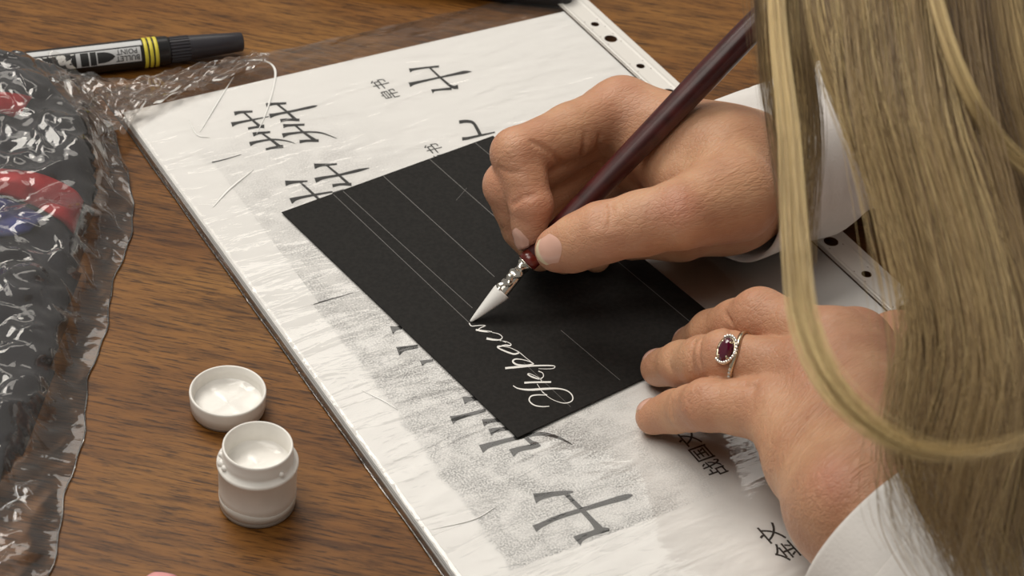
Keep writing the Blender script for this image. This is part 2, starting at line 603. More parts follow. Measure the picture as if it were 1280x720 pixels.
def sheet_text(txt, px, py, size_mm, name, bold=0.0, ang=0.0):
    V, F = text_mesh(txt, bold)
    if not len(V): return
    V = V[:, :2] * size_mm
    V -= (V.min(0) + V.max(0)) / 2
    c = P(px, py, ZP)
    ca, sa = math.cos(ang), math.sin(ang)
    X = -PV * ca + -PU * sa
    Y = -PU * ca + PV * sa
    mesh_obj(name, c + V[:, :1] * X + V[:, 1:2] * Y, F, MAT['ink'], ws, smooth=False)


sheet_text('帛书', 481, 111, 8.2, 'caption')
sheet_text('简书', 548, 192, 7.6, 'caption')
sheet_text('战国文', 876, 566, 8.0, 'caption', .006)
sheet_text('金文', 972, 678, 8.6, 'caption', .006)

# the pocket itself
pocket = thing('plastic_pocket', sheet_pt(105, 150, 0), 'clear glossy punched plastic pocket holding the calligraphy worksheet', 'plastic pocket')


def film_grid(u0, u1, v0, v1, nu, nv, zf):
    us, vs = np.linspace(u0, u1, nu), np.linspace(v0, v1, nv)
    V = np.array([sheet_pt(u, v, zf(u, v)) for v in vs for u in us])
    F = [(j * nu + i, (j + 1) * nu + i, (j + 1) * nu + i + 1, j * nu + i + 1) for j in range(nv - 1) for i in range(nu - 1)]
    return V, F


def film_z(u, v):
    edge = min(1, max(0, (u + 1.8) / 1.8)) * min(1, max(0, (v + 22) / 20.0))
    z = 0.35 + (3.62 - 0.35) * edge ** .6
    r = 0.16 * noise.noise(Vector((u * .035, v * .16 + u * .03, 1.7))) + 0.07 * noise.noise(Vector((u * .09, v * .33 + u * .1, 5.1)))
    if v < 0: r += 0.9 * math.sin(u * .23 + v * .3) * math.sin(v * .31) * min(1, -v / 6)
    return z + max(r, -0.05) + 0.06


V, F = film_grid(-1.8, 212, -23, PL + 4, 108, 200, film_z)
mesh_obj('front_film', V, F, FILM_SHEET, pocket)
V, F = film_grid(-1.8, 212, -23, PL + 4, 4, 4, lambda u, v: 0.15)
mesh_obj('back_film', V, F, FILM_SHEET, pocket)
CREASE_GLINT = plain('painted_crease_glint', (0.92, 0.92, 0.90), 0.15)  # plain white paints the glare lines onto raised creases of the film
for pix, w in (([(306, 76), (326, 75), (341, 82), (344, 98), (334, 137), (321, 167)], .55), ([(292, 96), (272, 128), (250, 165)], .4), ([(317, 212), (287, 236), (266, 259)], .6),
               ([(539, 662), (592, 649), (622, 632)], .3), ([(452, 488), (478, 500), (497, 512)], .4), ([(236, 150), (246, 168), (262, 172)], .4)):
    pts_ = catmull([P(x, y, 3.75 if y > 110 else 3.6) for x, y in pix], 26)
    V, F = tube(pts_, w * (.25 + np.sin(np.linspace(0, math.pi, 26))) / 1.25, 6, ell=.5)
    mesh_obj('film_crease_glint', V, F, CREASE_GLINT, pocket)
# welded left seam
sv = np.linspace(-22, PL + 3, 90)
V, F = tube([sheet_pt(-1.8 + .10 * math.sin(v * .13), v, 0.6) for v in sv], 0.3, 6)
mesh_obj('seam', V, F, FILM_BAG, pocket)
# punched binding strip with real holes
HOLES = [(15.3, 1.9), (28.6, 2.9), (52.9, 1.9), (75.4, 2.7), (108.5, 2.9), (148, 2.4), (190, 2.9), (212.4, 2.0), (236, 2.9), (268.5, 2.9), (282, 1.9), (320, 2.5)]


def strip_mesh():
    bm = bmesh.new()
    u0, u1, uc = 210.6, 225.6, 216.9
    ridge = [(210.6, 0.0), (212.2, 0.55), (213.6, 0.1), (220.6, 0.1), (221.6, 0.35), (222.8, 0.05), (225.6, 0.0)]
    vs = [-14.0]
    cells = []
    for v, r in HOLES:
        cells.append((v - 3.6, v + 3.6, v, r))
    prev = -14.0
    zb = 3.7
    parts = []

    def quadstrip(va, vb):
        n = max(1, int((vb - va) / 6))
        for k in range(n):
            a, b = va + (vb - va) * k / n, va + (vb - va) * (k + 1) / n
            for (ua, ha), (ub, hb) in zip(ridge, ridge[1:]):
                parts.append((np.array([sheet_pt(ua, a, zb + ha), sheet_pt(ua, b, zb + ha), sheet_pt(ub, b, zb + hb), sheet_pt(ub, a, zb + hb)]), [(0, 1, 2, 3)]))
    for a, b, vc, r in cells:
        quadstrip(prev, a)
        # square cell u 213.6..220.6 with a round hole, plain strips at both sides
        for (ua, ha), (ub, hb) in zip(ridge, ridge[1:]):
            if ua == 213.6: continue
            parts.append((np.array([sheet_pt(ua, a, zb + ha), sheet_pt(ua, b, zb + ha), sheet_pt(ub, b, zb + hb), sheet_pt(ub, a, zb + hb)]), [(0, 1, 2, 3)]))
        n = 32
        ring_i, ring_o = [], []
        for k in range(n):
            t = 2 * math.pi * (k + .5) / n
            c, s = math.cos(t), math.sin(t)
            ring_i.append(sheet_pt(217.1 + r * c, vc + r * s, zb + .1))
            m = 1 / max(abs(c) / 3.5, abs(s) / 3.6)
            ring_o.append(sheet_pt(217.1 + m * c, vc + m * s, zb + .1))
        parts.append((np.array(ring_i + ring_o), [(k, n + k, n + (k + 1) % n, (k + 1) % n) for k in range(n)]))
        prev = b
    quadstrip(prev, PL + 3)
    return merge(parts)


V, F = strip_mesh()
st = mesh_obj('binding_strip', V, F, STRIP, pocket, smooth=False)
V, F = tube([sheet_pt(211.0, v, 4.0) for v in np.linspace(-14, PL + 3, 60)], 0.5, 6)
mesh_obj('fold_ridge', V, F, FILM_BAG, pocket)

# ------------------------------------------------------------------ black card and its lettering
CA = math.radians(41.27)
CU = np.array([math.cos(CA), math.sin(CA), 0])
CV = np.array([math.sin(CA), -math.cos(CA), 0])
CO = np.array([-90.64, 593.51, 0])
CW, CH = 101.5, 148.3
CZ0, CZ1 = 4.15, 4.6


def card_pt(u, v, z):
    return CO + u * CU + v * CV + np.array([0, 0, z])


V = [card_pt(u, v, z) for z in (CZ0, CZ1) for u, v in ((0, 0), (CW, 0), (CW, CH), (0, CH))]
F = [(0, 1, 2, 3), (7, 6, 5, 4), (4, 5, 1, 0), (5, 6, 2, 1), (6, 7, 3, 2), (7, 4, 0, 3)]
card = mesh_obj('black_card', np.array(V), F, MAT['card'], smooth=False, base_mm=card_pt(50, 74, CZ0))
tag(card, 'matt black card with white cursive lettering and faint ruled lines', 'card')
bevel(card, 0.12, 1)
ZC = CZ1 + 0.03
for (u0, v0, u1, v1, w) in ((23.2, 0.8, 22.0, 91.4, .26), (27.6, .8, 28.0, 85, .26), (46.8, .6, 45.9, 74.6, .30), (69.3, .6, 68.3, 60, .30),
                            (25.4, 119, 25.0, 146, .16), (47.8, 112, 48.6, 144.4, .20), (70.5, 24, 62, 28.5, .14), (92.0, .6, 91.4, 146, .26)):
    d = np.array([v1 - v0, u0 - u1]) / math.hypot(u1 - u0, v1 - v0) * w / 2
    q = [card_pt(u0 + d[0], v0 + d[1], ZC), card_pt(u0 - d[0], v0 - d[1], ZC), card_pt(u1 - d[0], v1 - d[1], ZC), card_pt(u1 + d[0], v1 + d[1], ZC)]
    mesh_obj('ruled_line', np.array(q), [(0, 1, 2, 3)], MAT['chalk'], card, smooth=False)

A5 = dict(scale=5.144, off=(580, 390), n=40)
ZI = CZ1 + 0.10
LETTERS = [   # cursive capital U, k, r, a, i, n
    [[(548, 606, 5), (500, 608, 7), (450, 598, 8), (420, 570, 9), (430, 542, 9), (470, 533, 8), (535, 534, 5)],
     [(535, 534, 4), (505, 515, 4), (470, 462, 4)],
     [(316, 474, 6), (350, 492, 8), (420, 500, 14), (520, 494, 15), (600, 492, 10), (660, 505, 8), (695, 535, 8), (695, 570, 8), (650, 586, 6), (590, 572, 4), (540, 545, 4), (505, 512, 4)]],
    [[(388, 455, 14), (440, 452, 12), (560, 450, 12)],
     [(478, 380, 7), (505, 392, 6), (510, 415, 6), (485, 430, 9), (440, 418, 11), (412, 402, 9), (420, 396, 5), (460, 412, 4), (490, 430, 5), (500, 448, 4)]],
    [[(265, 361, 14), (340, 354, 15), (440, 346, 11), (540, 344, 9), (582, 348, 7), (575, 362, 5), (530, 366, 4), (480, 364, 3)],
     [(448, 334, 8), (400, 342, 8), (340, 338, 12), (314, 318, 12), (330, 303, 9), (370, 305, 6), (420, 318, 5), (450, 334, 4)],
     [(450, 334, 4), (405, 300, 4), (360, 262, 5)]],
    [[(355, 262, 11), (320, 270, 11), (260, 250, 11), (216, 228, 8), (230, 218, 6), (290, 228, 4), (340, 250, 5), (358, 262, 6)],
     [(216, 228, 6), (260, 214, 10), (295, 216, 10), (300, 205, 6), (270, 190, 4), (230, 184, 4)]],
    [[(145, 170, 16), (190, 178, 13), (230, 178, 8), (246, 162, 6), (225, 142, 5), (185, 132, 4), (150, 126, 4)],
     [(230, 180, 5), (245, 186, 4), (270, 196, 4)]],
    [[(76, 114, 12), (120, 122, 14), (180, 128, 9)],
     [(92, 112, 6), (110, 100, 6), (138, 87, 5), (100, 86, 5), (50, 90, 6), (33, 72, 8)]],
]
for L in LETTERS:
    V, F = merge([stroke(s, ZI + .01 * i, wide=.9, **A5) for i, s in enumerate(L)])
    mesh_obj('ink_letter', V, F, MAT['white_ink'], card, smooth=False)

# ------------------------------------------------------------------ dip pen
TIP = P(588, 402, CZ1 + 0.12)
PEN_END = P(945, 30, 100)
PD = (PEN_END - TIP) / np.linalg.norm(PEN_END - TIP)
pen = thing('dip_pen', TIP, 'burgundy wooden dip pen with silver nib, held above the black card', 'pen')
_, PEA, PEB = frame_from(PD, (0, 0, 1))     # PEB points up-ish


def pen_pt(s, a, b):
    return TIP + s * PD + a * PEA + b * PEB


V, F = lathe(TIP, PD, [(33, .5), (33.0, 3.7), (33.6, 3.95), (36, 4.0), (60, 4.15), (90, 4.6), (120, 5.0), (140, 5.0), (165, 4.5), (185, 3.6), (196, 2.6), (199, 1.2), (199.4, 0.02)], 40)
mesh_obj('holder', V, F, MAT['pen_wood'], pen)
V, F = lathe(TIP, PD, [(29.2, 2.6), (29.2, 3.5), (29.8, 3.75), (33.2, 3.9), (33.3, 3.5)], 40)
mesh_obj('grip_tip', V, F, MAT['pen_grip'], pen)
V, F = lathe(TIP, PD, [(28.6, 2.0), (28.6, 3.1), (28.9, 3.45), (29.25, 3.5), (29.3, 2.5)], 40)
mesh_obj('ferrule_rim', V, F, MAT['silver'], pen)
# spiral shank
V, F = [], []
n = 24
ss = np.linspace(15.5, 29.5, 60)
for i, s in enumerate(ss):
    for j in range(n):
        t = 2 * math.pi * j / n
        r = 2.05 + 0.35 * math.sin(2 * t + s * 1.1) + 0.22 * math.sin(3 * t - s * 1.6) + .3 * (s - 15.5) / 14
        V.append(pen_pt(s, r * math.cos(t), r * math.sin(t)))
for i in range(len(ss) - 1):
    for j in range(n):
        k = (j + 1) % n
        F.append((i * n + j, i * n + k, (i + 1) * n + k, (i + 1) * n + j))
mesh_obj('nib_shank', np.array(V), F, MAT['silver'], pen)
# pointed nib: a half-round curved blade tapering to the point


def blade(s0, s1, off, wf, arc, name, mat):
    V, F = [], []
    m, n = 30, 16
    for i in range(m):
        s = s0 + (s1 - s0) * i / (m - 1)
        w = wf(s)
        for j in range(n):
            t = math.radians(90) + arc * (j / (n - 1) - .5)
            V.append(pen_pt(s, (w + off) * math.cos(t), (w + off) * math.sin(t) - w * .45))
    for i in range(m - 1):
        for j in range(n - 1):
            F.append((i * n + j, i * n + j + 1, (i + 1) * n + j + 1, (i + 1) * n + j))
    o = mesh_obj(name, np.array(V), F, mat, pen)
    sm = o.modifiers.new('thickness', 'SOLIDIFY')
    sm.thickness = 0.0003
    return o


nibw = lambda s: 0.12 + 3.0 * min(1, s / 15.0) ** 0.85 - (0.9 * max(0, s - 15) / 9)
blade(0, 24, 0, nibw, math.radians(185), 'nib', MAT['silver'])
blade(0, 15.8, 0.28, lambda s: 0.10 + 3.15 * min(1, s / 15.0) ** 0.85, math.radians(200), 'white_ink_coat', MAT['white_ink'])

# ------------------------------------------------------------------ paint jar and its lid
JB = P(322, 628, 0)
jar = thing('paint_jar', JB, 'small open white jar of white paint standing on the wood', 'jar')
V, F = lathe(JB, (0, 0, 1), [(0.0, 0.02), (0, 11.4), (.5, 12.1), (1.6, 12.25), (2.2, 12.1)], 64)
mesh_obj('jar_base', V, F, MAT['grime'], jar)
V, F = lathe(JB, (0, 0, 1), [(2.1, 11.9), (2.3, 12.2), (8, 12.35), (17.2, 12.5), (17.8, 12.9), (18.6, 12.95), (19.1, 12.6), (19.4, 11.5), (20.6, 11.2), (21.4, 11.35), (22.0, 11.1),
                             (24.8, 11.15), (25.5, 11.05), (25.7, 10.7), (25.4, 10.35), (18, 10.2), (14, 10.0)], 72)
mesh_obj('jar_body', V, F, MAT['white_plastic'], jar)
V, F = lathe(JB, (0, 0, 1), [(2.3, 12.2), (2.4, 12.34), (5.4, 12.44), (5.5, 12.3)], 64)
V[:, 2] += np.where(V[:, 2] > 4, .5 * np.sin(np.arctan2(V[:, 1] - JB[1], V[:, 0] - JB[0]) * 3 + 1), 0)
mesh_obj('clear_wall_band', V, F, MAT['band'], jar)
V, F = lathe(JB, (0, 0, 1), [(18.2, 10.22), (17.4, 9.6), (17.0, 7), (17.2, 3), (17.0, .02)], 48)
V[:, 2] += .35 * np.sin(V[:, 0] * .6) * np.sin(V[:, 1] * .5 + 1)
mesh_obj('paint', V, F, MAT['white_paint'], jar)
drips = []
for a, z, r in ((200, 19.6, 1.5), (190, 21.5, 1.0), (320, 21, .9), (215, 20.2, 1.1)):
    t = math.radians(a)
    c = JB + np.array([11.4 * math.cos(t), 11.4 * math.sin(t), z])
    drips.append(lathe(c - np.array([0, 0, r]), (0, 0, 1), [(r * (1 - math.cos(k)), r * math.sin(k) + .01) for k in np.linspace(0, math.pi, 9)], 12))
V, F = merge(drips)
mesh_obj('paint_drip', V, F, MAT['white_paint'], jar)

LB = P(285, 511, 0)
lid = thing('jar_lid', LB, 'white screw lid lying upturned behind the paint jar', 'lid')
V, F = lathe(LB, (0, 0, 1), [(0, .02), (0, 11.6), (.4, 12.2), (1.4, 12.4)], 64)
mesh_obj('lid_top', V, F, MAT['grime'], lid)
V, F = lathe(LB, (0, 0, 1), [(1.3, 12.2), (1.5, 12.6), (5, 12.75), (7.8, 12.95), (8.4, 12.85), (8.6, 12.5), (8.4, 12.1), (6.6, 11.9), (6.0, 11.6), (5.2, 11.9), (4.4, 11.6), (2.4, 11.5)], 72)
mesh_obj('lid_wall', V, F, MAT['white_plastic'], lid)
V, F = lathe(LB, (0, 0, 1), [(3.6, 11.7), (2.9, 10.6), (2.6, 8), (2.9, 3), (2.7, .02)], 48)
V[:, 2] += .3 * np.sin(V[:, 0] * .7 + 1) * np.sin(V[:, 1] * .6)
mesh_obj('paint_film', V, F, MAT['white_paint'], lid)

# ------------------------------------------------------------------ paint marker
MR = 6.2
ME = P(303, 52, MR)
ML = P(60, 80, MR)
MD = (ML - ME) / np.linalg.norm(ML - ME)      # from cap end to the left
mk = thing('marker', (ME + 60 * MD) * np.array([1, 1, 0]), 'black paint marker with silver label and three yellow bands', 'marker')


def mpx(px):     # distance along the marker seen at pixel column px
    lo, hi = -20, 200
    for _ in range(40):
        m = (lo + hi) / 2
        q = ME + m * MD - CAM_O
        x = 640 + FPX * (q @ RT) / (q @ FW)
        lo, hi = (m, hi) if x > px else (lo, m)
    return lo


s_rib0, s_rib1, s_b = mpx(236), mpx(212), mpx(196)
V, F = lathe(ME, MD, [(0, .02), (0, 3.6), (.5, 4.1), (s_rib0 * .5, 4.7), (s_rib0, 5.3)], 40)
mesh_obj('cap', V, F, MAT['black_cap'], mk)
V, F = [], []
n = 96
prof = [(s_rib0 - .2, 5.0), (s_rib0, 5.5), (s_rib1, 5.6), (s_rib1 + .2, 5.0)]
V, F = lathe(ME, MD, prof, n)
ax, aa, ab = frame_from(MD)
for i, (s, r) in enumerate(prof[1:3]):
    for j in range(n):
        if j % 4 < 2:
            k = (i + 1) * n + j
            c = ME + s * MD
            V[k] = c + (V[k] - c) * 0.93
mesh_obj('ribbed_collar', V, F, MAT['black_cap'], mk, smooth=False)
V, F = lathe(ME, MD, [(s_rib1, 4.5), (s_rib1 + .2, 5.7), (s_rib1 + 1.5, MR), (138, MR), (139, MR - .6), (139, .02)], 48)
mesh_obj('barrel', V, F, MAT['black_plastic'], mk)
for px in (180.5, 187, 193.5):
    s = mpx(px)
    V, F = lathe(ME, MD, [(s - .75, MR), (s - .7, MR + .12), (s + .7, MR + .12), (s + .75, MR)], 48)
    mesh_obj('yellow_band', V, F, MAT['yellow'], mk)
MDc, MA, MB = frame_from(MD, (0, 0, 1))
# angle 0 faces the camera side, upwards 45 degrees
_tocam = CAM_O - ME
_tocam = _tocam - MD * (_tocam @ MD)
_tocam /= np.linalg.norm(_tocam)
_side = np.cross(MD, _tocam)     # rolls away from the camera or toward it


def wrap(s, a, r):
    """s along marker, a arc length (mm) upwards in the picture, r radius"""
    t = np.asarray(a) / MR
    s = np.asarray(s)
    up = -_side if (-_side)[2] > 0 else _side
    return ME + s[:, None] * MD + r * (np.cos(t)[:, None] * _tocam + np.sin(t)[:, None] * up)


def patch(s0, s1, a0, a1, r, mat, name, ns=2, na=14):
    ss, aa_ = np.meshgrid(np.linspace(s0, s1, ns), np.linspace(a0, a1, na))
    V = wrap(ss.ravel(), aa_.ravel(), r)
    F = [(j * ns + i, j * ns + i + 1, (j + 1) * ns + i + 1, (j + 1) * ns + i) for j in range(na - 1) for i in range(ns - 1)]
    return mesh_obj(name, V, F, mat, mk)


sl0 = mpx(173.5)
patch(sl0, 136, -3.2, 3.0, MR + .08, MAT['label_grey'], 'label')
patch(sl0 - 1, 136, 3.6, 6.4, MR + .08, MAT['label_grey'], 'label')


def marker_text(txt, s_start, a_top, size, mat, bold=0.0, name='print', sx=1.0):
    V, F = text_mesh(txt, bold, 2)
    V = V[:, :2] * size
    # upside-down for this camera: text runs along +s, its up is -a
    W = wrap(s_start + V[:, 0] * sx, a_top - V[:, 1], MR + .2)
    return mesh_obj(name, W, F, mat, mk, smooth=False)


marker_text('BULLET', mpx(172), 0.9 - 1.2, 3.0, MAT['ink'], .01)
marker_text('POINT', mpx(172) + .8, 2.4, 3.0, MAT['ink'], .01)
# bullet icon
s0, s1, s2 = mpx(141.5), mpx(128), mpx(119.5)
aa_ = np.linspace(-1, 1, 13)
Vt, Vb = [], []
pr = [(s0, .05), (s0 + (s1 - s0) * .25, 1.1), (s0 + (s1 - s0) * .6, 1.8), (s1, 2.2), (s2, 2.3)]
sv_ = np.array([p[0] for p in pr]); wv = np.array([p[1] for p in pr])
V = np.concatenate([wrap(sv_, wv * k, MR + .16) for k in (-1, -.5, 0, .5, 1)])
F = [(j * 5 + i, j * 5 + i + 1, (j + 1) * 5 + i + 1, (j + 1) * 5 + i) for j in range(4) for i in range(4)]
mesh_obj('bullet_icon', V, F, MAT['ink'], mk)
patch(mpx(118), mpx(110.5), -2.9, 2.7, MR + .16, MAT['ink'], 'icon_bar')
patch(mpx(108.5), mpx(98.5), -2.9, 2.7, MR + .16, MAT['ink'], 'icon_bar')
patch(mpx(93), 134, -3.0, 2.9, MR + .14, MAT['ink'], 'word_field')
marker_text('Paint', mpx(92), 2.4, 7.4, MAT['label_white'], .05, 'word', 1.05)

# ------------------------------------------------------------------ small things at the frame edge
pk0 = P(203, 722, 3)
ph, pr_ = [], []
V, F = lathe(pk0 - np.array([0, 4, 3]), (0, 0, 1), [(0, .02), (0, 4.5), (1.5, 6), (4, 5.6), (5.6, 3.6), (6.2, .02)], 28)
V[:, :2] += .5 * np.sin(V[:, [1]] * 1.3 + V[:, [2]])
pk = mesh_obj('pink_scrap', V, F, MAT['pink'], base_mm=pk0 * np.array([1, 1, 0]))
tag(pk, 'small crumpled pink scrap lying on the bare wood near the paint jar', 'scrap')
bx0 = P(545, -2, 0)
V, F = box_vf(bx0 + np.array([-58, 0, 0]), bx0 + np.array([62, 60, 14]))
bc = mesh_obj('black_case', V, F, MAT['black_case'], smooth=False, base_mm=bx0)
bevel(bc, 5, 4)
tag(bc, 'black case lying beyond the top edge of the plastic pocket', 'case')

# ------------------------------------------------------------------ clear bag with folded clothes


def poly_sd(X, Y, poly):
    """signed distance, positive inside"""
    d = np.full(X.shape, 1e9)
    ins = np.zeros(X.shape, bool)
    n = len(poly)
    for i in range(n):
        ax_, ay = poly[i]; bx, by = poly[(i + 1) % n]
        ex, ey = bx - ax_, by - ay
        t = np.clip(((X - ax_) * ex + (Y - ay) * ey) / (ex * ex + ey * ey), 0, 1)
        d = np.minimum(d, np.hypot(X - ax_ - t * ex, Y - ay - t * ey))
        c = ((ay > Y) != (by > Y)) & (X < (bx - ax_) * (Y - ay) / (by - ay + 1e-12) + ax_)
        ins ^= c
    return np.where(ins, d, -d)


BUNDLE = np.array([P(x, y, 4)[:2] for x, y in ((-190, 60), (0, 92), (70, 104), (112, 150), (118, 230), (104, 300), (84, 380), (58, 470), (22, 560), (-40, 640), (-190, 640))])


def mound(X, Y):
    d = np.maximum(poly_sd(X, Y, BUNDLE), 0)
    h = 20 * (1 - np.exp(-d / 11.0))
    h = h + np.minimum(1, d / 10) * (2.6 * np.sin(X * .13 + 1.2 * np.sin(Y * .06)) * np.sin(Y * .075 + .5) + 1.6 * np.sin(X * .21 - Y * .17))
    # folds: two layered steps
    h = h + np.minimum(1, d / 8) * 3.0 / (1 + np.exp(-(Y - 596 + .25 * (X + 190)) / 1.5)) - np.minimum(1, d / 8) * 2.5 / (1 + np.exp((Y - 520 - .6 * (X + 190)) / 1.5))
    return np.maximum(h, 0)


def on_mound(px, py, lift):
    z = 10.0
    for _ in range(12):
        q = P(px, py, z)
        z = .5 * z + .5 * (float(mound(q[0], q[1])) + lift)
    return P(px, py, z)


gx, gy = np.arange(-275, -118, 2.0), np.arange(395, 700, 2.0)
X, Y = np.meshgrid(gx, gy)
Z = mound(X, Y) + .8
sd = poly_sd(X, Y, BUNDLE)
nx = len(gx)
keep = sd > -1.5
V = np.stack([X.ravel(), Y.ravel(), np.where(sd.ravel() < 0, 0.3, Z.ravel())], 1)
F = [(j * nx + i, j * nx + i + 1, (j + 1) * nx + i + 1, (j + 1) * nx + i) for j in range(len(gy) - 1) for i in range(nx - 1)
     if keep[j, i] and keep[j, i + 1] and keep[j + 1, i] and keep[j + 1, i + 1]]
used = sorted({i for f in F for i in f})
mp_ = {k: i for i, k in enumerate(used)}
gar = thing('folded_garment', (-200, 540, 0.3), 'dark navy folded garment with red and blue trim inside the clear bag', 'garment')
body_cloth = mesh_obj('cloth', V[used], [tuple(mp_[i] for i in f) for f in F], MAT['navy'], gar)
sm = body_cloth.modifiers.new('thickness', 'SOLIDIFY')
sm.thickness = 0.0006
sm.offset = -1


def draped(top, bot, n, m, lift, mat, name):
    """patch between two pixel polylines, laid over the bundle"""
    a = catmull(np.array(top, float), n); b = catmull(np.array(bot, float), n)
    V = []
    for j in range(m):
        t = j / (m - 1)
        bulge = lift + 1.4 * math.sin(math.pi * t)
        for i in range(n):
            q = a[i] * (1 - t) + b[i] * t
            V.append(on_mound(q[0], q[1], bulge))
    F = [(j * n + i, (j + 1) * n + i, (j + 1) * n + i + 1, j * n + i + 1) for j in range(m - 1) for i in range(n - 1)]
    o = mesh_obj(name, np.array(V), F, mat, gar)
    s = o.modifiers.new('thickness', 'SOLIDIFY')
    s.thickness = 0.0008
    s.offset = 0
    return o


draped([(-40, 118), (0, 116), (22, 118), (40, 122)], [(-40, 140), (0, 142), (15, 146), (26, 142)], 16, 7, 1.4, MAT['red'], 'red_trim')
draped([(-40, 214), (0, 212), (50, 218), (90, 236), (104, 252)], [(-40, 240), (0, 243), (40, 256), (75, 275), (92, 292)], 26, 9, 1.6, MAT['red'], 'red_trim')
draped([(-40, 246), (0, 248), (30, 258), (55, 272)], [(-40, 300), (0, 296), (22, 294), (36, 290)], 16, 7, 1.3, MAT['blue'], 'blue_trim')

bag = thing('clear_bag', (-190, 540, 0), 'crumpled clear plastic bag wrapped around dark folded clothes', 'bag')
BR = np.array([P(x, y, 2)[:2] for x, y in ((40, 790), (58, 722), (78, 640), (100, 560), (120, 450), (142, 370), (160, 300), (178, 240), (182, 222), (174, 190), (162, 160), (156, 120), (130, 92))])


def tri(x):
    return 2 * np.abs(x - np.floor(x + .5))


def crumple(X, Y, seed, n=7, f0=.018, f1=.075):
    r = np.random.default_rng(seed)
    h = np.zeros_like(X)
    for i in range(n):
        a = r.uniform(0, math.pi); f = r.uniform(f0, f1)
        wx = 9 * np.sin(X * r.uniform(.02, .06) + r.uniform(0, 6)) ; wy = 9 * np.sin(Y * r.uniform(.02, .06) + r.uniform(0, 6))
        h += tri((X + wy) * f * math.cos(a) + (Y + wx) * f * math.sin(a) + r.uniform(0, 1)) * (0.03 / f) * r.uniform(.5, 1.5)
    return h


jr = np.random.default_rng(31)


def crinkled(X, Y, lift, amp, jitter):
    """faceted film: jittered lattice, every facet its own small plane"""
    ny, nx_ = X.shape
    jx = jr.uniform(-.5, .5, X.shape) * jitter; jy = jr.uniform(-.5, .5, X.shape) * jitter
    jx[:, -1] *= .15; jy[-1] *= .3; jx[-1] *= .5
    X = X + jx; Y = Y + jy
    Z = lift(X, Y) + jr.uniform(0, 1, X.shape) ** 1.4 * amp
    V = np.stack([X.ravel(), Y.ravel(), Z.ravel()], 1)
    F = []
    for j in range(ny - 1):
        for i in range(nx_ - 1):
            a, b, c, d = j * nx_ + i, j * nx_ + i + 1, (j + 1) * nx_ + i + 1, (j + 1) * nx_ + i
            F += [(a, b, c), (a, c, d)] if jr.uniform() < .68 else [(a, b, d), (b, c, d)]
    return V, F


def soften(o):
    m_ = o.modifiers.new('soft_folds', 'SUBSURF')
    m_.levels = m_.render_levels = 2
    return o


NYB, NXB = 66, 40
ys = np.linspace(390, 690, NYB)
o_ = np.argsort(BR[:, 1])
xr = np.interp(ys, BR[o_, 1], BR[o_, 0]) + .9 * np.sin(ys * .11) + .4 * np.sin(ys * .31)
T = np.linspace(0, 1, NXB)
X = -285 + (xr[:, None] + 285) * T[None]
Y = np.repeat(ys[:, None], NXB, 1)
top_y = np.interp(X[0], [-290, P(0, 62, 14)[0], P(60, 76, 14)[0], P(128, 92, 10)[0]], [P(-60, 60, 14)[1], P(0, 62, 14)[1], P(60, 76, 14)[1], P(128, 92, 10)[1]])
Y = 390 + (Y - 390) / (690 - 390) * (top_y[None] + 1.5 * np.sin(X * .4) - 390)


def bag_lift(X, Y):
    xe = np.interp(Y, ys, xr)
    m_ = np.maximum(np.maximum(mound(X, Y), mound(X + 5, Y)), mound(X - 5, Y))
    loose = 4.5 * np.exp(-((xe - X - 16) / 12) ** 2)
    e = np.clip((xe - X) / 9, 0, 1)
    return .7 + (m_ + 3.0 * np.clip(m_, 0, 1) + loose + .35 * np.maximum(crumple(X, Y, 3, 6, .015, .05) - 3, 0)) * e


V, F = crinkled(X, Y, bag_lift, np.clip((np.interp(Y, ys, xr) - X) / 10, .12, 1) * 3.6, 3.8)
soften(mesh_obj('top_film', V, F, FILM_BAG, bag))
V, F = tube(np.stack([xr, Y[:, -1], np.full(NYB, .7)], 1), .35, 6)
mesh_obj('edge_fold', V, F, FILM_BAG, bag)
# loose flap that reaches over the corner of the pocket
NF, m = 34, 14
fa = catmull([P(x, y, 9) for x, y in ((60, 82), (120, 88), (180, 92), (240, 80), (300, 66), (338, 60))], NF)
fb = catmull([P(x, y, 6) for x, y in ((112, 168), (150, 172), (176, 148), (220, 124), (270, 105), (330, 84))], NF)
FL = np.stack([fb * (1 - t) + fa * t for t in np.linspace(0, 1, m)])


def flap_lift(X, Y):
    q = np.stack([X - ME[0], Y - ME[1]], -1)
    md = np.abs(q[..., 0] * MD[1] - q[..., 1] * MD[0]) / np.linalg.norm(MD[:2])
    return np.where(md < 10, 13.4, 5.6) + .5 * np.maximum(crumple(X, Y, 23, 6, .02, .08) - 2, 0)


V, F = crinkled(FL[..., 0], FL[..., 1], flap_lift, 4.2, 2.6)
soften(mesh_obj('loose_flap', V, F, FILM_BAG, bag))
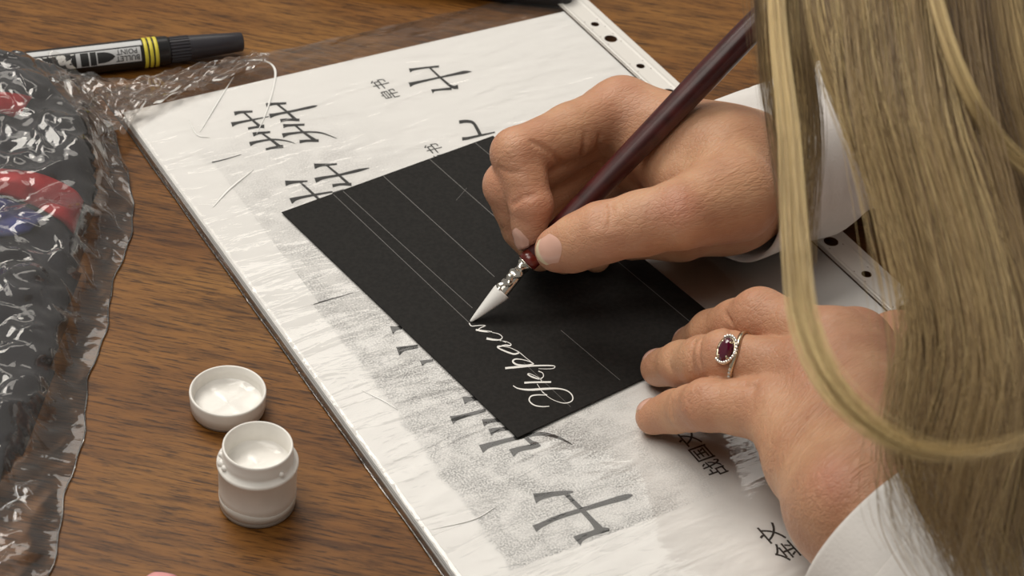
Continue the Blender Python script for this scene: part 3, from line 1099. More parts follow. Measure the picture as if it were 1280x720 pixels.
# ------------------------------------------------------------------ person
def surface_nets(D, lo, h):
    """iso-surface of a float grid; quads on the zero level"""
    S_ = D < 0
    nx, ny, nz = D.shape
    c = [S_[i:nx - 1 + i, j:ny - 1 + j, k:nz - 1 + k] for i in (0, 1) for j in (0, 1) for k in (0, 1)]
    cnt = sum(x.astype(np.int8) for x in c)
    cells = (cnt > 0) & (cnt < 8)
    I = np.argwhere(cells)
    idx = -np.ones(cells.shape, np.int64)
    idx[cells] = np.arange(len(I))
    acc = np.zeros((len(I), 3)); num = np.zeros(len(I))
    corner = [(i, j, k) for i in (0, 1) for j in (0, 1) for k in (0, 1)]
    val = {q: D[I[:, 0] + q[0], I[:, 1] + q[1], I[:, 2] + q[2]] for q in corner}
    for a in corner:
        for ax_ in range(3):
            if a[ax_]: continue
            b = list(a); b[ax_] = 1; b = tuple(b)
            va, vb = val[a], val[b]
            m = (va < 0) != (vb < 0)
            t = np.where(m, va / np.where(m, va - vb, 1), 0)
            p = np.tile(np.array(a, float), (len(I), 1)); p[:, ax_] += t
            acc[m] += p[m]; num[m] += 1
    V = (I + acc / num[:, None]) * h + np.asarray(lo)
    quads = []
    for ax_ in range(3):
        sl0 = [slice(None)] * 3; sl1 = [slice(None)] * 3
        sl0[ax_] = slice(0, -1); sl1[ax_] = slice(1, None)
        A, B = S_[tuple(sl0)], S_[tuple(sl1)]
        E_ = np.argwhere(A != B)
        u, v = (ax_ + 1) % 3, (ax_ + 2) % 3
        ok = (E_[:, u] > 0) & (E_[:, v] > 0) & (E_[:, u] < D.shape[u] - 1) & (E_[:, v] < D.shape[v] - 1)
        E_ = E_[ok]
        ins = A[E_[:, 0], E_[:, 1], E_[:, 2]]

        def cell(du, dv):
            q = E_.copy(); q[:, u] -= du; q[:, v] -= dv
            return idx[q[:, 0], q[:, 1], q[:, 2]]
        q = np.stack([cell(1, 1), cell(0, 1), cell(0, 0), cell(1, 0)], 1)
        q[~ins] = q[~ins][:, ::-1]
        quads.append(q)
    return V, np.concatenate(quads)


class Grid:
    def __init__(self, lo, hi, h):
        self.lo = np.array(lo, float); self.h = h
        n = np.ceil((np.array(hi) - self.lo) / h).astype(int) + 1
        ax_ = [np.float32(self.lo[i] + h * np.arange(n[i])) for i in range(3)]
        self.X, self.Y, self.Z = np.meshgrid(*ax_, indexing='ij')
        self.shape = self.X.shape

    def cap(self, a, b, r1, r2):
        a = np.asarray(a, float); b = np.asarray(b, float); e = b - a
        px, py, pz = self.X - a[0], self.Y - a[1], self.Z - a[2]
        t = np.clip((px * e[0] + py * e[1] + pz * e[2]) / max(e @ e, 1e-9), 0, 1)
        return np.sqrt((px - t * e[0]) ** 2 + (py - t * e[1]) ** 2 + (pz - t * e[2]) ** 2) - (r1 + (r2 - r1) * t)

    def ell(self, c, r):
        k = np.sqrt(((self.X - c[0]) / r[0]) ** 2 + ((self.Y - c[1]) / r[1]) ** 2 + ((self.Z - c[2]) / r[2]) ** 2)
        return (k - 1) * min(r)


def smin(a, b, k):
    if a is None: return b
    h = np.clip(0.5 + 0.5 * (b - a) / k, 0, 1)
    return b + (a - b) * h - k * h * (1 - h)


def smax(a, b, k):
    return -smin(-a, -b, k)


def chain(G, pts, k):
    d = None
    for (a, r1), (b, r2) in zip(pts, pts[1:]):
        c = G.cap(a, b, r1, r2)
        d = c if d is None else smin(d, c, k)
    return d


def samp(D, G, q):
    f = (np.asarray(q) - G.lo) / G.h
    f = np.clip(f, 0, np.array(D.shape) - 1.001)
    i = f.astype(int); t = f - i
    r = 0
    for dx in (0, 1):
        for dy in (0, 1):
            for dz in (0, 1):
                w = (t[0] if dx else 1 - t[0]) * (t[1] if dy else 1 - t[1]) * (t[2] if dz else 1 - t[2])
                r = r + w * D[i[0] + dx, i[1] + dy, i[2] + dz]
    return r


def skin_material():
    m, nt, b = new_mat('skin')
    tc = N(nt, 'ShaderNodeTexCoord')
    at = N(nt, 'ShaderNodeAttribute'); at.attribute_name = 'tone'
    n1 = N(nt, 'ShaderNodeTexNoise'); n1.inputs['Scale'].default_value = 70; n1.inputs['Detail'].default_value = 4
    nt.links.new(tc.outputs['Object'], n1.inputs['Vector'])
    base = ramp(nt, n1.outputs['Fac'], [(0.3, (0.49, 0.25, 0.145)), (0.55, (0.57, 0.312, 0.182)), (0.75, (0.63, 0.37, 0.222))])
    mx = N(nt, 'ShaderNodeMix', data_type='RGBA')
    nt.links.new(at.outputs['Fac'], mx.inputs[0])
    nt.links.new(base, mx.inputs[6])
    mx.inputs[7].default_value = (0.53, 0.20, 0.145, 1)
    # sparse freckles
    vo = N(nt, 'ShaderNodeTexVoronoi'); vo.inputs['Scale'].default_value = 70
    nt.links.new(tc.outputs['Object'], vo.inputs['Vector'])
    fr = ramp(nt, vo.outputs['Distance'], [(0.03, (1, 1, 1)), (0.09, (0, 0, 0))])
    sep = N(nt, 'ShaderNodeSeparateColor')
    nt.links.new(vo.outputs['Color'], sep.inputs[0])
    pick = math_node(nt, 'GREATER_THAN', sep.outputs[0], .90)
    f2 = math_node(nt, 'MULTIPLY', math_node(nt, 'MULTIPLY', fr, pick), .45)
    mx3 = N(nt, 'ShaderNodeMix', data_type='RGBA')
    nt.links.new(f2, mx3.inputs[0]); nt.links.new(mx.outputs[2], mx3.inputs[6])
    mx3.inputs[7].default_value = (0.26, 0.09, 0.055, 1)
    nt.links.new(mx3.outputs[2], b.inputs['Base Color'])
    b.inputs['Roughness'].default_value = 0.47
    b.inputs['Specular IOR Level'].default_value = 0.42
    b.inputs['Subsurface Weight'].default_value = 0.22
    b.inputs['Subsurface Radius'].default_value = (1.0, 0.4, 0.22)
    b.inputs['Subsurface Scale'].default_value = 0.0035
    # fine creases
    mpg = N(nt, 'ShaderNodeMapping'); mpg.vector_type = 'TEXTURE'
    mpg.inputs['Rotation'].default_value = (0, 0, math.radians(28))
    mpg.inputs['Scale'].default_value = (2.6, .75, .75)
    nt.links.new(tc.outputs['Object'], mpg.inputs['Vector'])
    v1 = N(nt, 'ShaderNodeTexVoronoi'); v1.feature = 'DISTANCE_TO_EDGE'; v1.inputs['Scale'].default_value = 520
    nt.links.new(mpg.outputs[0], v1.inputs['Vector'])
    n2 = N(nt, 'ShaderNodeTexNoise'); n2.inputs['Scale'].default_value = 170; n2.inputs['Detail'].default_value = 6
    nt.links.new(mpg.outputs[0], n2.inputs['Vector'])
    hsum = math_node(nt, 'ADD', math_node(nt, 'MULTIPLY', math_node(nt, 'MINIMUM', v1.outputs['Distance'], .16), 2.0), math_node(nt, 'MULTIPLY', n2.outputs['Fac'], 2.2))
    bp = N(nt, 'ShaderNodeBump'); bp.inputs['Strength'].default_value = .6; bp.inputs['Distance'].default_value = .0004
    wk = N(nt, 'ShaderNodeAttribute'); wk.attribute_name = 'wrinkle'
    mpw = N(nt, 'ShaderNodeMapping'); mpw.vector_type = 'TEXTURE'
    mpw.inputs['Rotation'].default_value = (0, math.radians(-15), math.radians(42))
    mpw.inputs['Scale'].default_value = (4.2, .8, .8)
    nt.links.new(tc.outputs['Object'], mpw.inputs['Vector'])
    n3 = N(nt, 'ShaderNodeTexNoise'); n3.inputs['Scale'].default_value = 330; n3.inputs['Detail'].default_value = 4; n3.inputs['Distortion'].default_value = .5
    nt.links.new(mpw.outputs[0], n3.inputs['Vector'])
    hsum = math_node(nt, 'ADD', hsum, math_node(nt, 'MULTIPLY', math_node(nt, 'MULTIPLY', math_node(nt, 'ABSOLUTE', math_node(nt, 'SUBTRACT', n3.outputs['Fac'], .5)), wk.outputs['Fac']), 7.0))
    nt.links.new(hsum, bp.inputs['Height'])
    nt.links.new(bp.outputs['Normal'], b.inputs['Normal'])
    return m


MAT['skin'] = skin_material()
def nail_material():
    m, nt, b = new_mat('nail')
    at = N(nt, 'ShaderNodeAttribute'); at.attribute_name = 'free_edge'
    c = ramp(nt, at.outputs['Fac'], [(0, (0.70, 0.42, 0.33)), (1, (0.74, 0.62, 0.42))])
    nt.links.new(c, b.inputs['Base Color'])
    b.inputs['Roughness'].default_value = .14
    b.inputs['Specular IOR Level'].default_value = .7
    return m


MAT['nail'] = nail_material()
MAT['shirt'] = plain('white_linen', (0.80, 0.775, 0.745), 0.85, bump=(900, .35), noise=(90, .03))
HAND_H = 0.85


# ---- right hand, closed round the pen
def right_hand():
    I0, I1, I2, I3 = P(778, 136, 58), P(646, 192, 55), P(664, 256, 42), P(662, 298, 30)
    T0, T1, T2, T3 = P(915, 245, 56), P(850, 268, 57), P(752, 291, 48), P(697, 312, 38.5)
    M0, M1, M2, M3 = P(756, 150, 50), P(636, 232, 42), P(654, 285, 25), P(675, 318, 17)
    R0, R1, R2, R3 = P(752, 175, 36), P(655, 262, 29), P(676, 300, 16), P(705, 322, 12)
    K0, K1, K2, K3 = P(775, 205, 24), P(700, 275, 18), P(715, 305, 12.5), P(745, 322, 11.5)
    W1, W2 = P(905, 205, 52), P(908, 245, 36)
    Fo1, Fo2 = P(960, 205, 40), P(1040, 172, 38)
    lo = np.min([I1, I3, T3, K0, W1, Fo2, M1, K3, P(930, 280, 40)], 0) - np.array([16, 22, 14]); lo[2] = 4.2
    hi = np.max([I0, T1, W1, Fo2, K0, M0, R0], 0) + np.array([4, 20, 24])
    G = Grid(lo, hi, HAND_H)
    palm = chain(G, [(W1, 19), (I0, 11.5)], 6)
    palm = smin(palm, chain(G, [(W1, 18), (M0, 11.5)], 6), 7)
    palm = smin(palm, chain(G, [(W2, 18), (R0, 11)], 6), 8)
    palm = smin(palm, chain(G, [(W2, 17), (K0, 10.5)], 6), 8)
    palm = smin(palm, chain(G, [(W2, 18), (P(850, 282, 32), 12), (P(790, 295, 24), 9)], 6), 9)
    thumb_root = chain(G, [(T0, 17), (T1, 12.2)], 6)
    palm = smin(palm, thumb_root, 9)
    # web of skin between thumb and index
    palm = smin(palm, chain(G, [(P(845, 225, 50), 9), (P(808, 185, 50), 8)], 5), 8)
    fore = chain(G, [(W1, 18), (Fo1, 20), (Fo2, 23)], 8)
    fore = smin(fore, chain(G, [(W2, 17), (Fo1, 20)], 8), 8)
    D = smin(palm, fore, 12)
    idx = chain(G, [(I0, 11.2), (I0 * .5 + I1 * .5, 9.8), (I1, 9.1), (I1 * .5 + I2 * .5, 7.9), (I2, 7.5), (I2 * .4 + I3 * .6, 6.3), (I3, 5.6)], 3)
    mid = chain(G, [(M0, 11), (M1, 8.9), (M1 * .5 + M2 * .5, 7.9), (M2, 7.4), (M3, 6.3)], 3)
    rin = chain(G, [(R0, 10.5), (R1, 8.6), (R2, 7.2), (R3, 6.2)], 3)
    pky = chain(G, [(K0, 9.5), (K1, 7.6), (K2, 6.4), (K3, 5.6)], 3)
    fing = smin(smin(smin(idx, mid, .9), rin, .9), pky, .9)
    D = smin(D, fing, 4.5)
    thb = chain(G, [(T1, 12.0), (T1 * .5 + T2 * .5, 10.8), (T2, 10.2), (T2 * .45 + T3 * .55, 9.2), (T3, 7.6)], 4)
    thb = smin(thb, G.cap(T2 * .3 + T3 * .7 + np.array([0, 0, -2.0]), T3, 8.0, 7.0), 3)
    D = smin(D, thb, 2.2)
    # creases pressed into the skin
    def crease(p, r, k, depth):
        nonlocal D
        for a, b in zip(p, p[1:]):
            D = smax(D, -(G.cap(a, b, r, r)), k)
    toc = lambda q, s: q + (CAM_O - q) / np.linalg.norm(CAM_O - q) * s

    def surf_line(pix, z, out, r):
        """carve a shallow groove along pixels on the visible surface"""
        nonlocal D
        pts = []
        for (x, y) in pix:
            d = P(x, y, 0) - CAM_O; L = np.linalg.norm(d); d /= L
            t = L - 150
            for _ in range(80):
                v = samp(D, G, CAM_O + d * t)
                if v < .02: break
                t += max(v * .8, .05)
            pts.append(CAM_O + d * (t - out))
        for a, b in zip(pts, pts[1:]):
            D = smax(D, -G.cap(a, b, r, r), .8)
    surf_line([(664, 176), (680, 184), (694, 196), (704, 208)], 0, .35, 1.0)
    surf_line([(732, 168), (731, 184), (722, 200)], 0, .5, 1.0)
    surf_line([(751, 168), (748, 182), (752, 195)], 0, .7, 1.1)
    surf_line([(640, 256), (652, 247), (668, 244)], 0, .75, 1.0)
    surf_line([(622, 210), (636, 216), (652, 216)], 0, .8, 1.0)
    surf_line([(744, 262), (742, 272), (738, 282)], 0, .8, 1.0)
    surf_line([(752, 258), (752, 268), (748, 280)], 0, .8, 1.0)
    surf_line([(762, 254), (764, 266), (761, 280)], 0, .8, 1.0)
    # the pen presses a channel
    D = smax(D, -G.cap(TIP + 20 * PD, TIP + 200 * PD, 4.25, 5.1), .8)
    D = smax(D, (CZ1 + .15) - G.Z, .6)
    red = [(I1, 12, .35), (I2, 9, .7), (I3, 8, .75), (T2, 11, .45), (T3, 9, .55), (P(848, 258, 68), 9, .5), (I0, 14, .4), (M1, 12, .5), (P(756, 100, 60), 12, .5)]
    return D, G, red, dict(I=(I2, I3), T=(T2, T3))


def left_hand():
    toz = lambda *a: P(*a)
    Wu, Wr = P(1062, 632, 52), P(1128, 596, 60)
    P0, P1, P2, P3 = P(972, 512, 40), P(884, 506, 33), P(845, 514, 18), P(817, 521, 11.2)
    R0, R1, R2, R3 = P(1012, 466, 49), P(906, 446, 41), P(852, 455, 23), P(824, 460, 12)
    M0, M1, M2, M3 = P(1042, 432, 53), P(950, 395, 47), P(890, 416, 26), P(862, 432, 11.5)
    I0, I1, I2, I3 = P(1070, 430, 50), P(1022, 440, 24), P(1030, 470, 14), P(1050, 490, 13)
    T0, T1, T2, T3 = P(1150, 530, 46), P(1122, 432, 32), P(1080, 430, 18), P(1050, 440, 13)
    Fo = P(1190, 735, 52)
    pts = [Wu, Wr, P3, R3, M3, M1, I0, T1, T0, Fo, P0, I3]
    lo = np.min(pts, 0) - np.array([12, 24, 16]); lo[2] = 3.8
    hi = np.max(pts, 0) + np.array([24, 16, 24])
    G = Grid(lo, hi, HAND_H)
    palm = chain(G, [(Wr, 17), (M0 * .8 + Wr * .2, 11.2), (M0, 12.4)], 4)
    palm = smin(palm, chain(G, [(Wr, 17), (I0, 11.5)], 6), 5)
    palm = smin(palm, chain(G, [(Wu * .6 + Wr * .4, 16.5), (R0 * .8 + Wu * .12 + Wr * .08, 10.8), (R0, 12.0)], 4), 5)
    palm = smin(palm, chain(G, [(Wu, 15.5), (Wu * .5 + P0 * .5 + np.array([0, 0, -2]), 13.6), (P0, 11.6)], 6), 5)
    palm = smin(palm, chain(G, [(T0, 16), (T1, 11.5)], 6), 10)
    palm = smin(palm, chain(G, [(Wu * .5 + Wr * .5 + np.array([0, 0, -10]), 18), (P(1010, 500, 30), 13)], 6), 10)
    fore = chain(G, [(Wr, 17), (Fo, 24)], 8)
    fore = smin(fore, chain(G, [(Wu, 16), (Fo, 24)], 8), 10)
    D = smin(palm, fore, 14)
    D = smin(D, G.cap(P(1052, 618, 62), P(1052, 618, 62), 9, 9), 10)          # wrist bone
    fp = chain(G, [(P0, 10.6), (P0 * .5 + P1 * .5, 8.9), (P1, 8.3), (P1 * .5 + P2 * .5, 7.4), (P2, 7.0), (P3, 6.2)], 3)
    fr_ = chain(G, [(R0, 11), (R0 * .5 + R1 * .5, 8.7), (R1, 8.7), (R1 * .5 + R2 * .5, 8.0), (R2, 7.6), (R3, 6.6)], 3)
    fm = chain(G, [(M0, 11.4), (M0 * .5 + M1 * .5, 9.4), (M1, 9.2), (M1 * .5 + M2 * .5, 8.2), (M2, 7.7), (M3, 6.6)], 3)
    fi = chain(G, [(I0, 11), (I1, 8.8), (I2, 7.6), (I3, 6.8)], 3)
    th = chain(G, [(T1, 11.2), (T2, 9.4), (T3, 8.2)], 4)
    fing = smin(smin(smin(fp, fr_, .9), fm, .9), fi, .9)
    D = smin(D, fing, 4.2)
    D = smin(D, th, 4)

    def surf_line(pix, out, r):
        nonlocal D
        pts = []
        for (x, y) in pix:
            d = P(x, y, 0) - CAM_O; L = np.linalg.norm(d); d /= L
            t = L - 150
            for _ in range(80):
                v = samp(D, G, CAM_O + d * t)
                if v < .02: break
                t += max(v * .8, .05)
            pts.append(CAM_O + d * (t - out))
        for a, b in zip(pts, pts[1:]):
            D = smax(D, -G.cap(a, b, r, r), .8)
    for pix in ([(862, 492), (860, 505), (864, 518)], [(871, 487), (869, 500), (872, 514)], [(838, 504), (837, 514), (840, 524)],
                [(868, 426), (862, 440), (862, 456)], [(876, 423), (872, 440), (874, 458)], [(838, 440), (834, 450), (836, 462)],
                [(906, 392), (912, 402), (914, 414)], [(943, 484), (930, 480), (915, 479)], [(938, 492), (942, 484), (946, 478)]):
        surf_line(pix, .72, 1.0)
    D = smax(D, (CZ1 + .12) - G.Z, .6)
    red = [(P1, 11, .25), (R1, 11, .2), (M1, 12, .35), (R0, 13, .25), (P0, 13, .3), (M0, 14, .35), (I0, 14, .5), (T1, 14, .6), (P3, 9, .25), (R3, 9, .25), (M3, 9, .25),
           (P(1043, 603, 68), 7, .6), (P(1010, 470, 58), 12, .3)]
    return D, G, red, dict(R=(R0, R1, R2, R3), M=(M2, M3), P=(P2, P3))


WRK = ([(P(895, 200, 66), 13, .7), (P(860, 240, 66), 12, .5), (P(640, 185, 60), 6, .6)],
       [(P(1020, 540, 58), 20, 1.0), (P(1000, 500, 55), 14, .9), (P(1060, 600, 62), 18, 1.0), (P(1060, 480, 60), 18, .7), (P(940, 380, 54), 9, .6), (P(868, 500, 34), 6, .8), (P(868, 440, 36), 6, .8)])
RD, RG, RRED, RJ = right_hand()
LD, LG, LRED, LJ = left_hand()
pieces, tones, wrks = [], [], []
for D, G, red in ((RD, RG, RRED), (LD, LG, LRED)):
    V, F = surface_nets(D, G.lo, G.h)
    pieces.append((V, [tuple(f) for f in F]))
    t = np.zeros(len(V))
    for c, s, a in red:
        t = np.maximum(t, a * np.exp(-((V - c) ** 2).sum(1) / (2 * (s * .75) ** 2)))
    tones.append(t)
    w_ = np.zeros(len(V))
    for c, s, a in WRK[len(tones) - 1]:
        w_ = np.maximum(w_, a * np.exp(-((V - c) ** 2).sum(1) / (2 * s * s)))
    wrks.append(w_)

# ---- head, neck, arms and trunk at a coarser step, same body mesh
HEAD = P(1590, -330, 250)
R_WR, L_WR = P(1000, 195, 38), P(1150, 680, 52)
R_EL, L_EL = np.array([270., 712, 52]), np.array([228., 262, 48])
R_SH, L_SH = np.array([420., 700, 250]), np.array([400., 400, 250])
NECK, CHEST, HIPS = np.array([370., 548, 262]), np.array([500., 552, 130]), np.array([560., 552, -190])
G = Grid((40, 200, -300), (720, 800, 380), 7.0)
D = chain(G, [(HIPS, 150), (CHEST, 135)], 20)
D = smin(D, chain(G, [(R_SH, 58), (NECK, 60), (L_SH, 58)], 20), 60)
D = smin(D, chain(G, [(CHEST, 120), (NECK, 62)], 20), 50)
D = smin(D, chain(G, [(NECK, 52), (HEAD + np.array([30, 8, 0]), 50)], 10), 20)
D = smin(D, G.ell(HEAD, (74, 72, 92)), 18)
fdir = np.array([-.72, .25, -.64])      # where the face looks: down at the card
D = smin(D, G.cap(HEAD + fdir * 45 + np.array([0, 0, -30]), HEAD + fdir * 62 + np.array([8, 0, -48]), 42, 30), 22)   # jaw
D = smin(D, G.cap(HEAD + fdir * 82, HEAD + fdir * 96 + np.array([0, 0, -12]), 8, 10), 8)                                # nose
for s in (-1, 1):
    D = smin(D, G.ell(HEAD + np.array([8, s * 72, -8]), (14, 8, 24)), 5)                                              # ears
D = smin(D, chain(G, [(R_WR, 19), (R_EL, 27), (R_SH, 42)], 6), 12)
D = smin(D, chain(G, [(L_WR, 19), (L_EL, 27), (L_SH, 42)], 6), 12)
V, F = surface_nets(D, G.lo, G.h)
pieces.append((V, [tuple(f) for f in F]))
tones.append(np.full(len(V), .2))
wrks.append(np.zeros(len(V)))

per = thing('person', (480, 552, -340), 'person in a white shirt with long blond hair writing with a pen', 'person')
V, F = merge(pieces)
body = mesh_obj('body', V, F, MAT['skin'], per)
at_ = body.data.attributes.new('tone', 'FLOAT', 'POINT')
at_.data.foreach_set('value', np.concatenate(tones).astype(np.float32))
at_ = body.data.attributes.new('wrinkle', 'FLOAT', 'POINT')
at_.data.foreach_set('value', np.concatenate(wrks).astype(np.float32))


# ---- nails, laid on the finger surface
def nail(D, G, tip, prev, normal, half_w, length, shift, name='fingernail', taper=.85):
    ax_ = (tip - prev) / np.linalg.norm(tip - prev)
    nrm = normal - ax_ * (normal @ ax_)
    nrm /= np.linalg.norm(nrm)
    sd_ = np.cross(ax_, nrm)
    m, n = 15, 13
    V = []
    for j in range(m):
        l = j / (m - 1)
        for i in range(n):
            a = i / (n - 1) * 2 - 1
            w = half_w * (1 - (1 - taper) * l)
            q0 = tip + ax_ * (shift + length * (l - .5) - length * (a * a) * abs(2 * l - 1) * (.22 if l > .5 else -.36)) + sd_ * a * w
            t = 22.0
            for _ in range(60):
                v = samp(D, G, q0 + nrm * t)
                if v < .03 or t < -4: break
                t -= max(.6 * v, .04)
            edge_ = max(abs(a), abs(2 * l - 1) if l < .5 else 0)
            V.append(q0 + nrm * max(t, -2) + nrm * (.42 - .40 * edge_ ** 4))
    V = np.array(V)
    F = [(j * n + i, j * n + i + 1, (j + 1) * n + i + 1, (j + 1) * n + i) for j in range(m - 1) for i in range(n - 1)]
    o = mesh_obj(name, V, F, MAT['nail'], per)
    e_ = np.repeat(np.clip((np.linspace(0, 1, m) - .80) / .06, 0, 1), n)
    o.data.attributes.new('free_edge', 'FLOAT', 'POINT').data.foreach_set('value', e_.astype(np.float32))
    return o


tc_ = lambda q: (CAM_O - q) / np.linalg.norm(CAM_O - q)
nail(RD, RG, RJ['T'][1], RJ['T'][0], tc_(RJ['T'][1]) + .15 * UP, 5.4, 11.5, .5)
nail(RD, RG, RJ['I'][1], RJ['I'][0], tc_(RJ['I'][1]) - .85 * RT, 4.0, 11.0, .2)
nail(LD, LG, LJ['R'][3], LJ['R'][2], np.array([-.25, .25, 1.]), 4.6, 8.5, 1.5)
nail(LD, LG, LJ['M'][1], LJ['M'][0], np.array([-.2, .3, 1.]), 4.6, 8.5, 1.5)
nail(LD, LG, LJ['P'][1], LJ['P'][0], np.array([-.3, .3, 1.]), 3.9, 7.0, 1.5)


# ---- shirt
def sleeve(path, radii, seed, cuff, n=72, squash=None):
    path = catmull(np.array(path), 90)
    radii = np.interp(np.linspace(0, 1, 90), np.linspace(0, 1, len(radii)), radii)
    r = np.random.default_rng(seed)
    T = np.gradient(path, axis=0); T /= np.linalg.norm(T, axis=1)[:, None]
    th = np.linspace(0, 2 * np.pi, n, endpoint=False)
    L = np.concatenate([[0], np.cumsum(np.linalg.norm(np.diff(path, axis=0), axis=1))])
    rings = []
    a = np.cross(T[0], (0, 0, 1.)); a /= np.linalg.norm(a)
    ph = r.uniform(0, 6, 8)
    for i in range(90):
        a = a - T[i] * (a @ T[i]); a /= np.linalg.norm(a)
        b = np.cross(T[i], a)
        s = L[i]
        w = min(1, max(0, (s - cuff) / 12))
        fold = w * (1.5 * np.sin(2 * th + s * .055 + ph[0]) + 1.1 * np.sin(3 * th - s * .10 + ph[1]) + .8 * np.sin(5 * th + s * .16 + ph[2])) + .5 * np.sin(2 * th + ph[3])
        hem = -.8 * math.exp(-((s - cuff) / 1.4) ** 2)
        R = radii[i] + fold + hem
        q = path[i] + R[:, None] * (np.cos(th)[:, None] * a + np.sin(th)[:, None] * b)
        q[:, 2] = np.maximum(q[:, 2], 4.3 + .15 * (1 + np.sin(th * 3)))
        rings.append(q)
    inner = [path[k] + (rings[k] - path[k]) * (1 - 2.2 / radii[k]) for k in (14, 8, 4, 1)]
    lip = [path[0] - T[0] * .7 + (rings[0] - path[0]) * (1 - 1.1 / radii[0])]
    allr = inner + lip + rings
    V = np.concatenate(allr)
    m = len(allr)
    F = [(i * n + j, i * n + (j + 1) % n, (i + 1) * n + (j + 1) % n, (i + 1) * n + j) for i in range(m - 1) for j in range(n)]
    return V, F


V, F = sleeve([P(908, 230, 36), P(1000, 194, 35), P(1090, 158, 36), (R_EL + P(1090, 158, 36)) / 2, R_EL, (R_EL + R_SH) / 2, R_SH], [30.5, 31, 32, 40, 46, 58, 66], 4, 26)
mesh_obj('sleeve', V, F, MAT['shirt'], per)
V, F = sleeve([P(1108, 664, 53), P(1150, 708, 51), P(1195, 752, 50), (L_EL + P(1195, 752, 50)) / 2, L_EL, (L_EL + L_SH) / 2, L_SH], [33, 34, 35, 40, 46, 58, 66], 9, 28)
mesh_obj('sleeve', V, F, MAT['shirt'], per)
G = Grid((240, 260, -340), (760, 850, 350), 9.0)
D = chain(G, [(HIPS + np.array([0, 0, -60]), 162), (CHEST, 148)], 20)
D = smin(D, chain(G, [(R_SH, 70), (NECK + np.array([40, 0, -12]), 66), (L_SH, 70)], 20), 60)
D = smin(D, chain(G, [(CHEST + np.array([10, 0, 0]), 135), (NECK + np.array([45, 0, 0]), 74)], 20), 30)
V, F = surface_nets(D, G.lo, G.h)
mesh_obj('shirt_body', V, [tuple(f) for f in F], MAT['shirt'], per)
V, F = lathe(NECK + np.array([10, 0, -5]), HEAD - NECK, [(-22, 76), (0, 72), (26, 68), (28, 66), (24, 65), (0, 66)], 40)
mesh_obj('collar', V, F, MAT['shirt'], per)

# ---- ring with an oval red stone on the ring finger
R0, R1, R2, R3 = LJ['R']
fd = (R1 - R0) / np.linalg.norm(R1 - R0)
tpar = min(np.linspace(0, 1, 200), key=lambda t: abs(640 + FPX * ((R0 + t * (R1 - R0) - CAM_O) @ RT) / ((R0 + t * (R1 - R0) - CAM_O) @ FW) - 926))
RC = R0 + tpar * (R1 - R0)
up_ = tc_(RC) * .9 + np.array([-.25, .1, .25]); up_ -= fd * (up_ @ fd); up_ /= np.linalg.norm(up_)
sd_ = np.cross(fd, up_)


def finger_r(ang):
    dv = math.cos(ang) * up_ + math.sin(ang) * sd_
    r = 3.0
    while r < 13.5 and samp(LD, LG, RC + dv * r) < 0: r += .1
    return r


RAD = np.array([finger_r(a) for a in np.linspace(0, 2 * np.pi, 48, endpoint=False)])
RAD = np.minimum(RAD, np.median(RAD[[0, 1, 2, 46, 47]]) + .6)
for _ in range(6): RAD = (np.roll(RAD, 1) + RAD + np.roll(RAD, -1)) / 3
ring = thing('ring', RC, 'thin pale gold ring with an oval dark red stone and tiny clear stones', 'ring')
ang = np.linspace(0, 2 * np.pi, 48, endpoint=False)
V, F = [], []
for i, a in enumerate(ang):
    dv = math.cos(a) * up_ + math.sin(a) * sd_
    sw = 1.8 * math.exp(-(a if a < math.pi else a - 2 * math.pi) ** 2 / .5)
    for t in np.linspace(0, 2 * np.pi, 8, endpoint=False):
        V.append(RC + dv * (RAD[i] + .35 + .55 * math.cos(t)) - fd * (.85 * math.sin(t)) - fd * sw)
F = [(i * 8 + j, i * 8 + (j + 1) % 8, ((i + 1) % 48) * 8 + (j + 1) % 8, ((i + 1) % 48) * 8 + j) for i in range(48) for j in range(8)]
mesh_obj('band', np.array(V), F, MAT['gold'], ring)
GC = RC + up_ * (RAD[0] + .6) + fd * 1.6
# oval faceted stone, long across the finger
V, F = [], []
lay = [(0.0, 1.0, 0), (1.0, 1.0, .0), (1.9, .78, .3), (2.3, .5, .0)]
for h_, k, o2 in lay:
    for j in range(16):
        t = 2 * math.pi * (j + o2) / 16
        V.append(GC + up_ * h_ + fd * (2.45 * k * math.cos(t)) + sd_ * (4.1 * k * math.sin(t)))
V.append(GC + up_ * 2.4)
F = [(i * 16 + j, i * 16 + (j + 1) % 16, (i + 1) * 16 + (j + 1) % 16, (i + 1) * 16 + j) for i in range(3) for j in range(16)] + [(48 + j, 48 + (j + 1) % 16, 64) for j in range(16)]
mesh_obj('garnet_stone', np.array(V), F, MAT['garnet'], ring, smooth=False)
V, F = tube([GC + up_ * .1 + fd * 2.85 * math.cos(t) + sd_ * 4.5 * math.sin(t) for t in np.linspace(0, 2 * math.pi, 33)], .5, 6)
mesh_obj('bezel', V, F, MAT['gold'], ring)
for t in (45, 135, 225, 315):
    t = math.radians(t)
    c = GC + fd * 2.3 * math.cos(t) + sd_ * 3.8 * math.sin(t)
    V, F = tube([c, c + up_ * 1.2, c + up_ * 1.9 - (fd * math.cos(t) + sd_ * math.sin(t)) * .6], [.45, .5, .3], 6)
    mesh_obj('prong', V, F, MAT['gold'], ring)
for k, t in enumerate(np.linspace(-2.3, 2.0, 19)):
    rr = 1 + .10 * math.sin(t * 1.4)
    c = GC - fd * (3.4 * rr * math.cos(t)) + sd_ * 4.6 * rr * math.sin(t) + up_ * .35
    V, F = lathe(c, up_, [(0, .5), (.35, .55), (.7, .3), (.75, .02)], 8)
    mesh_obj('clear_stone', V, F, MAT['diamond'], ring, smooth=False)
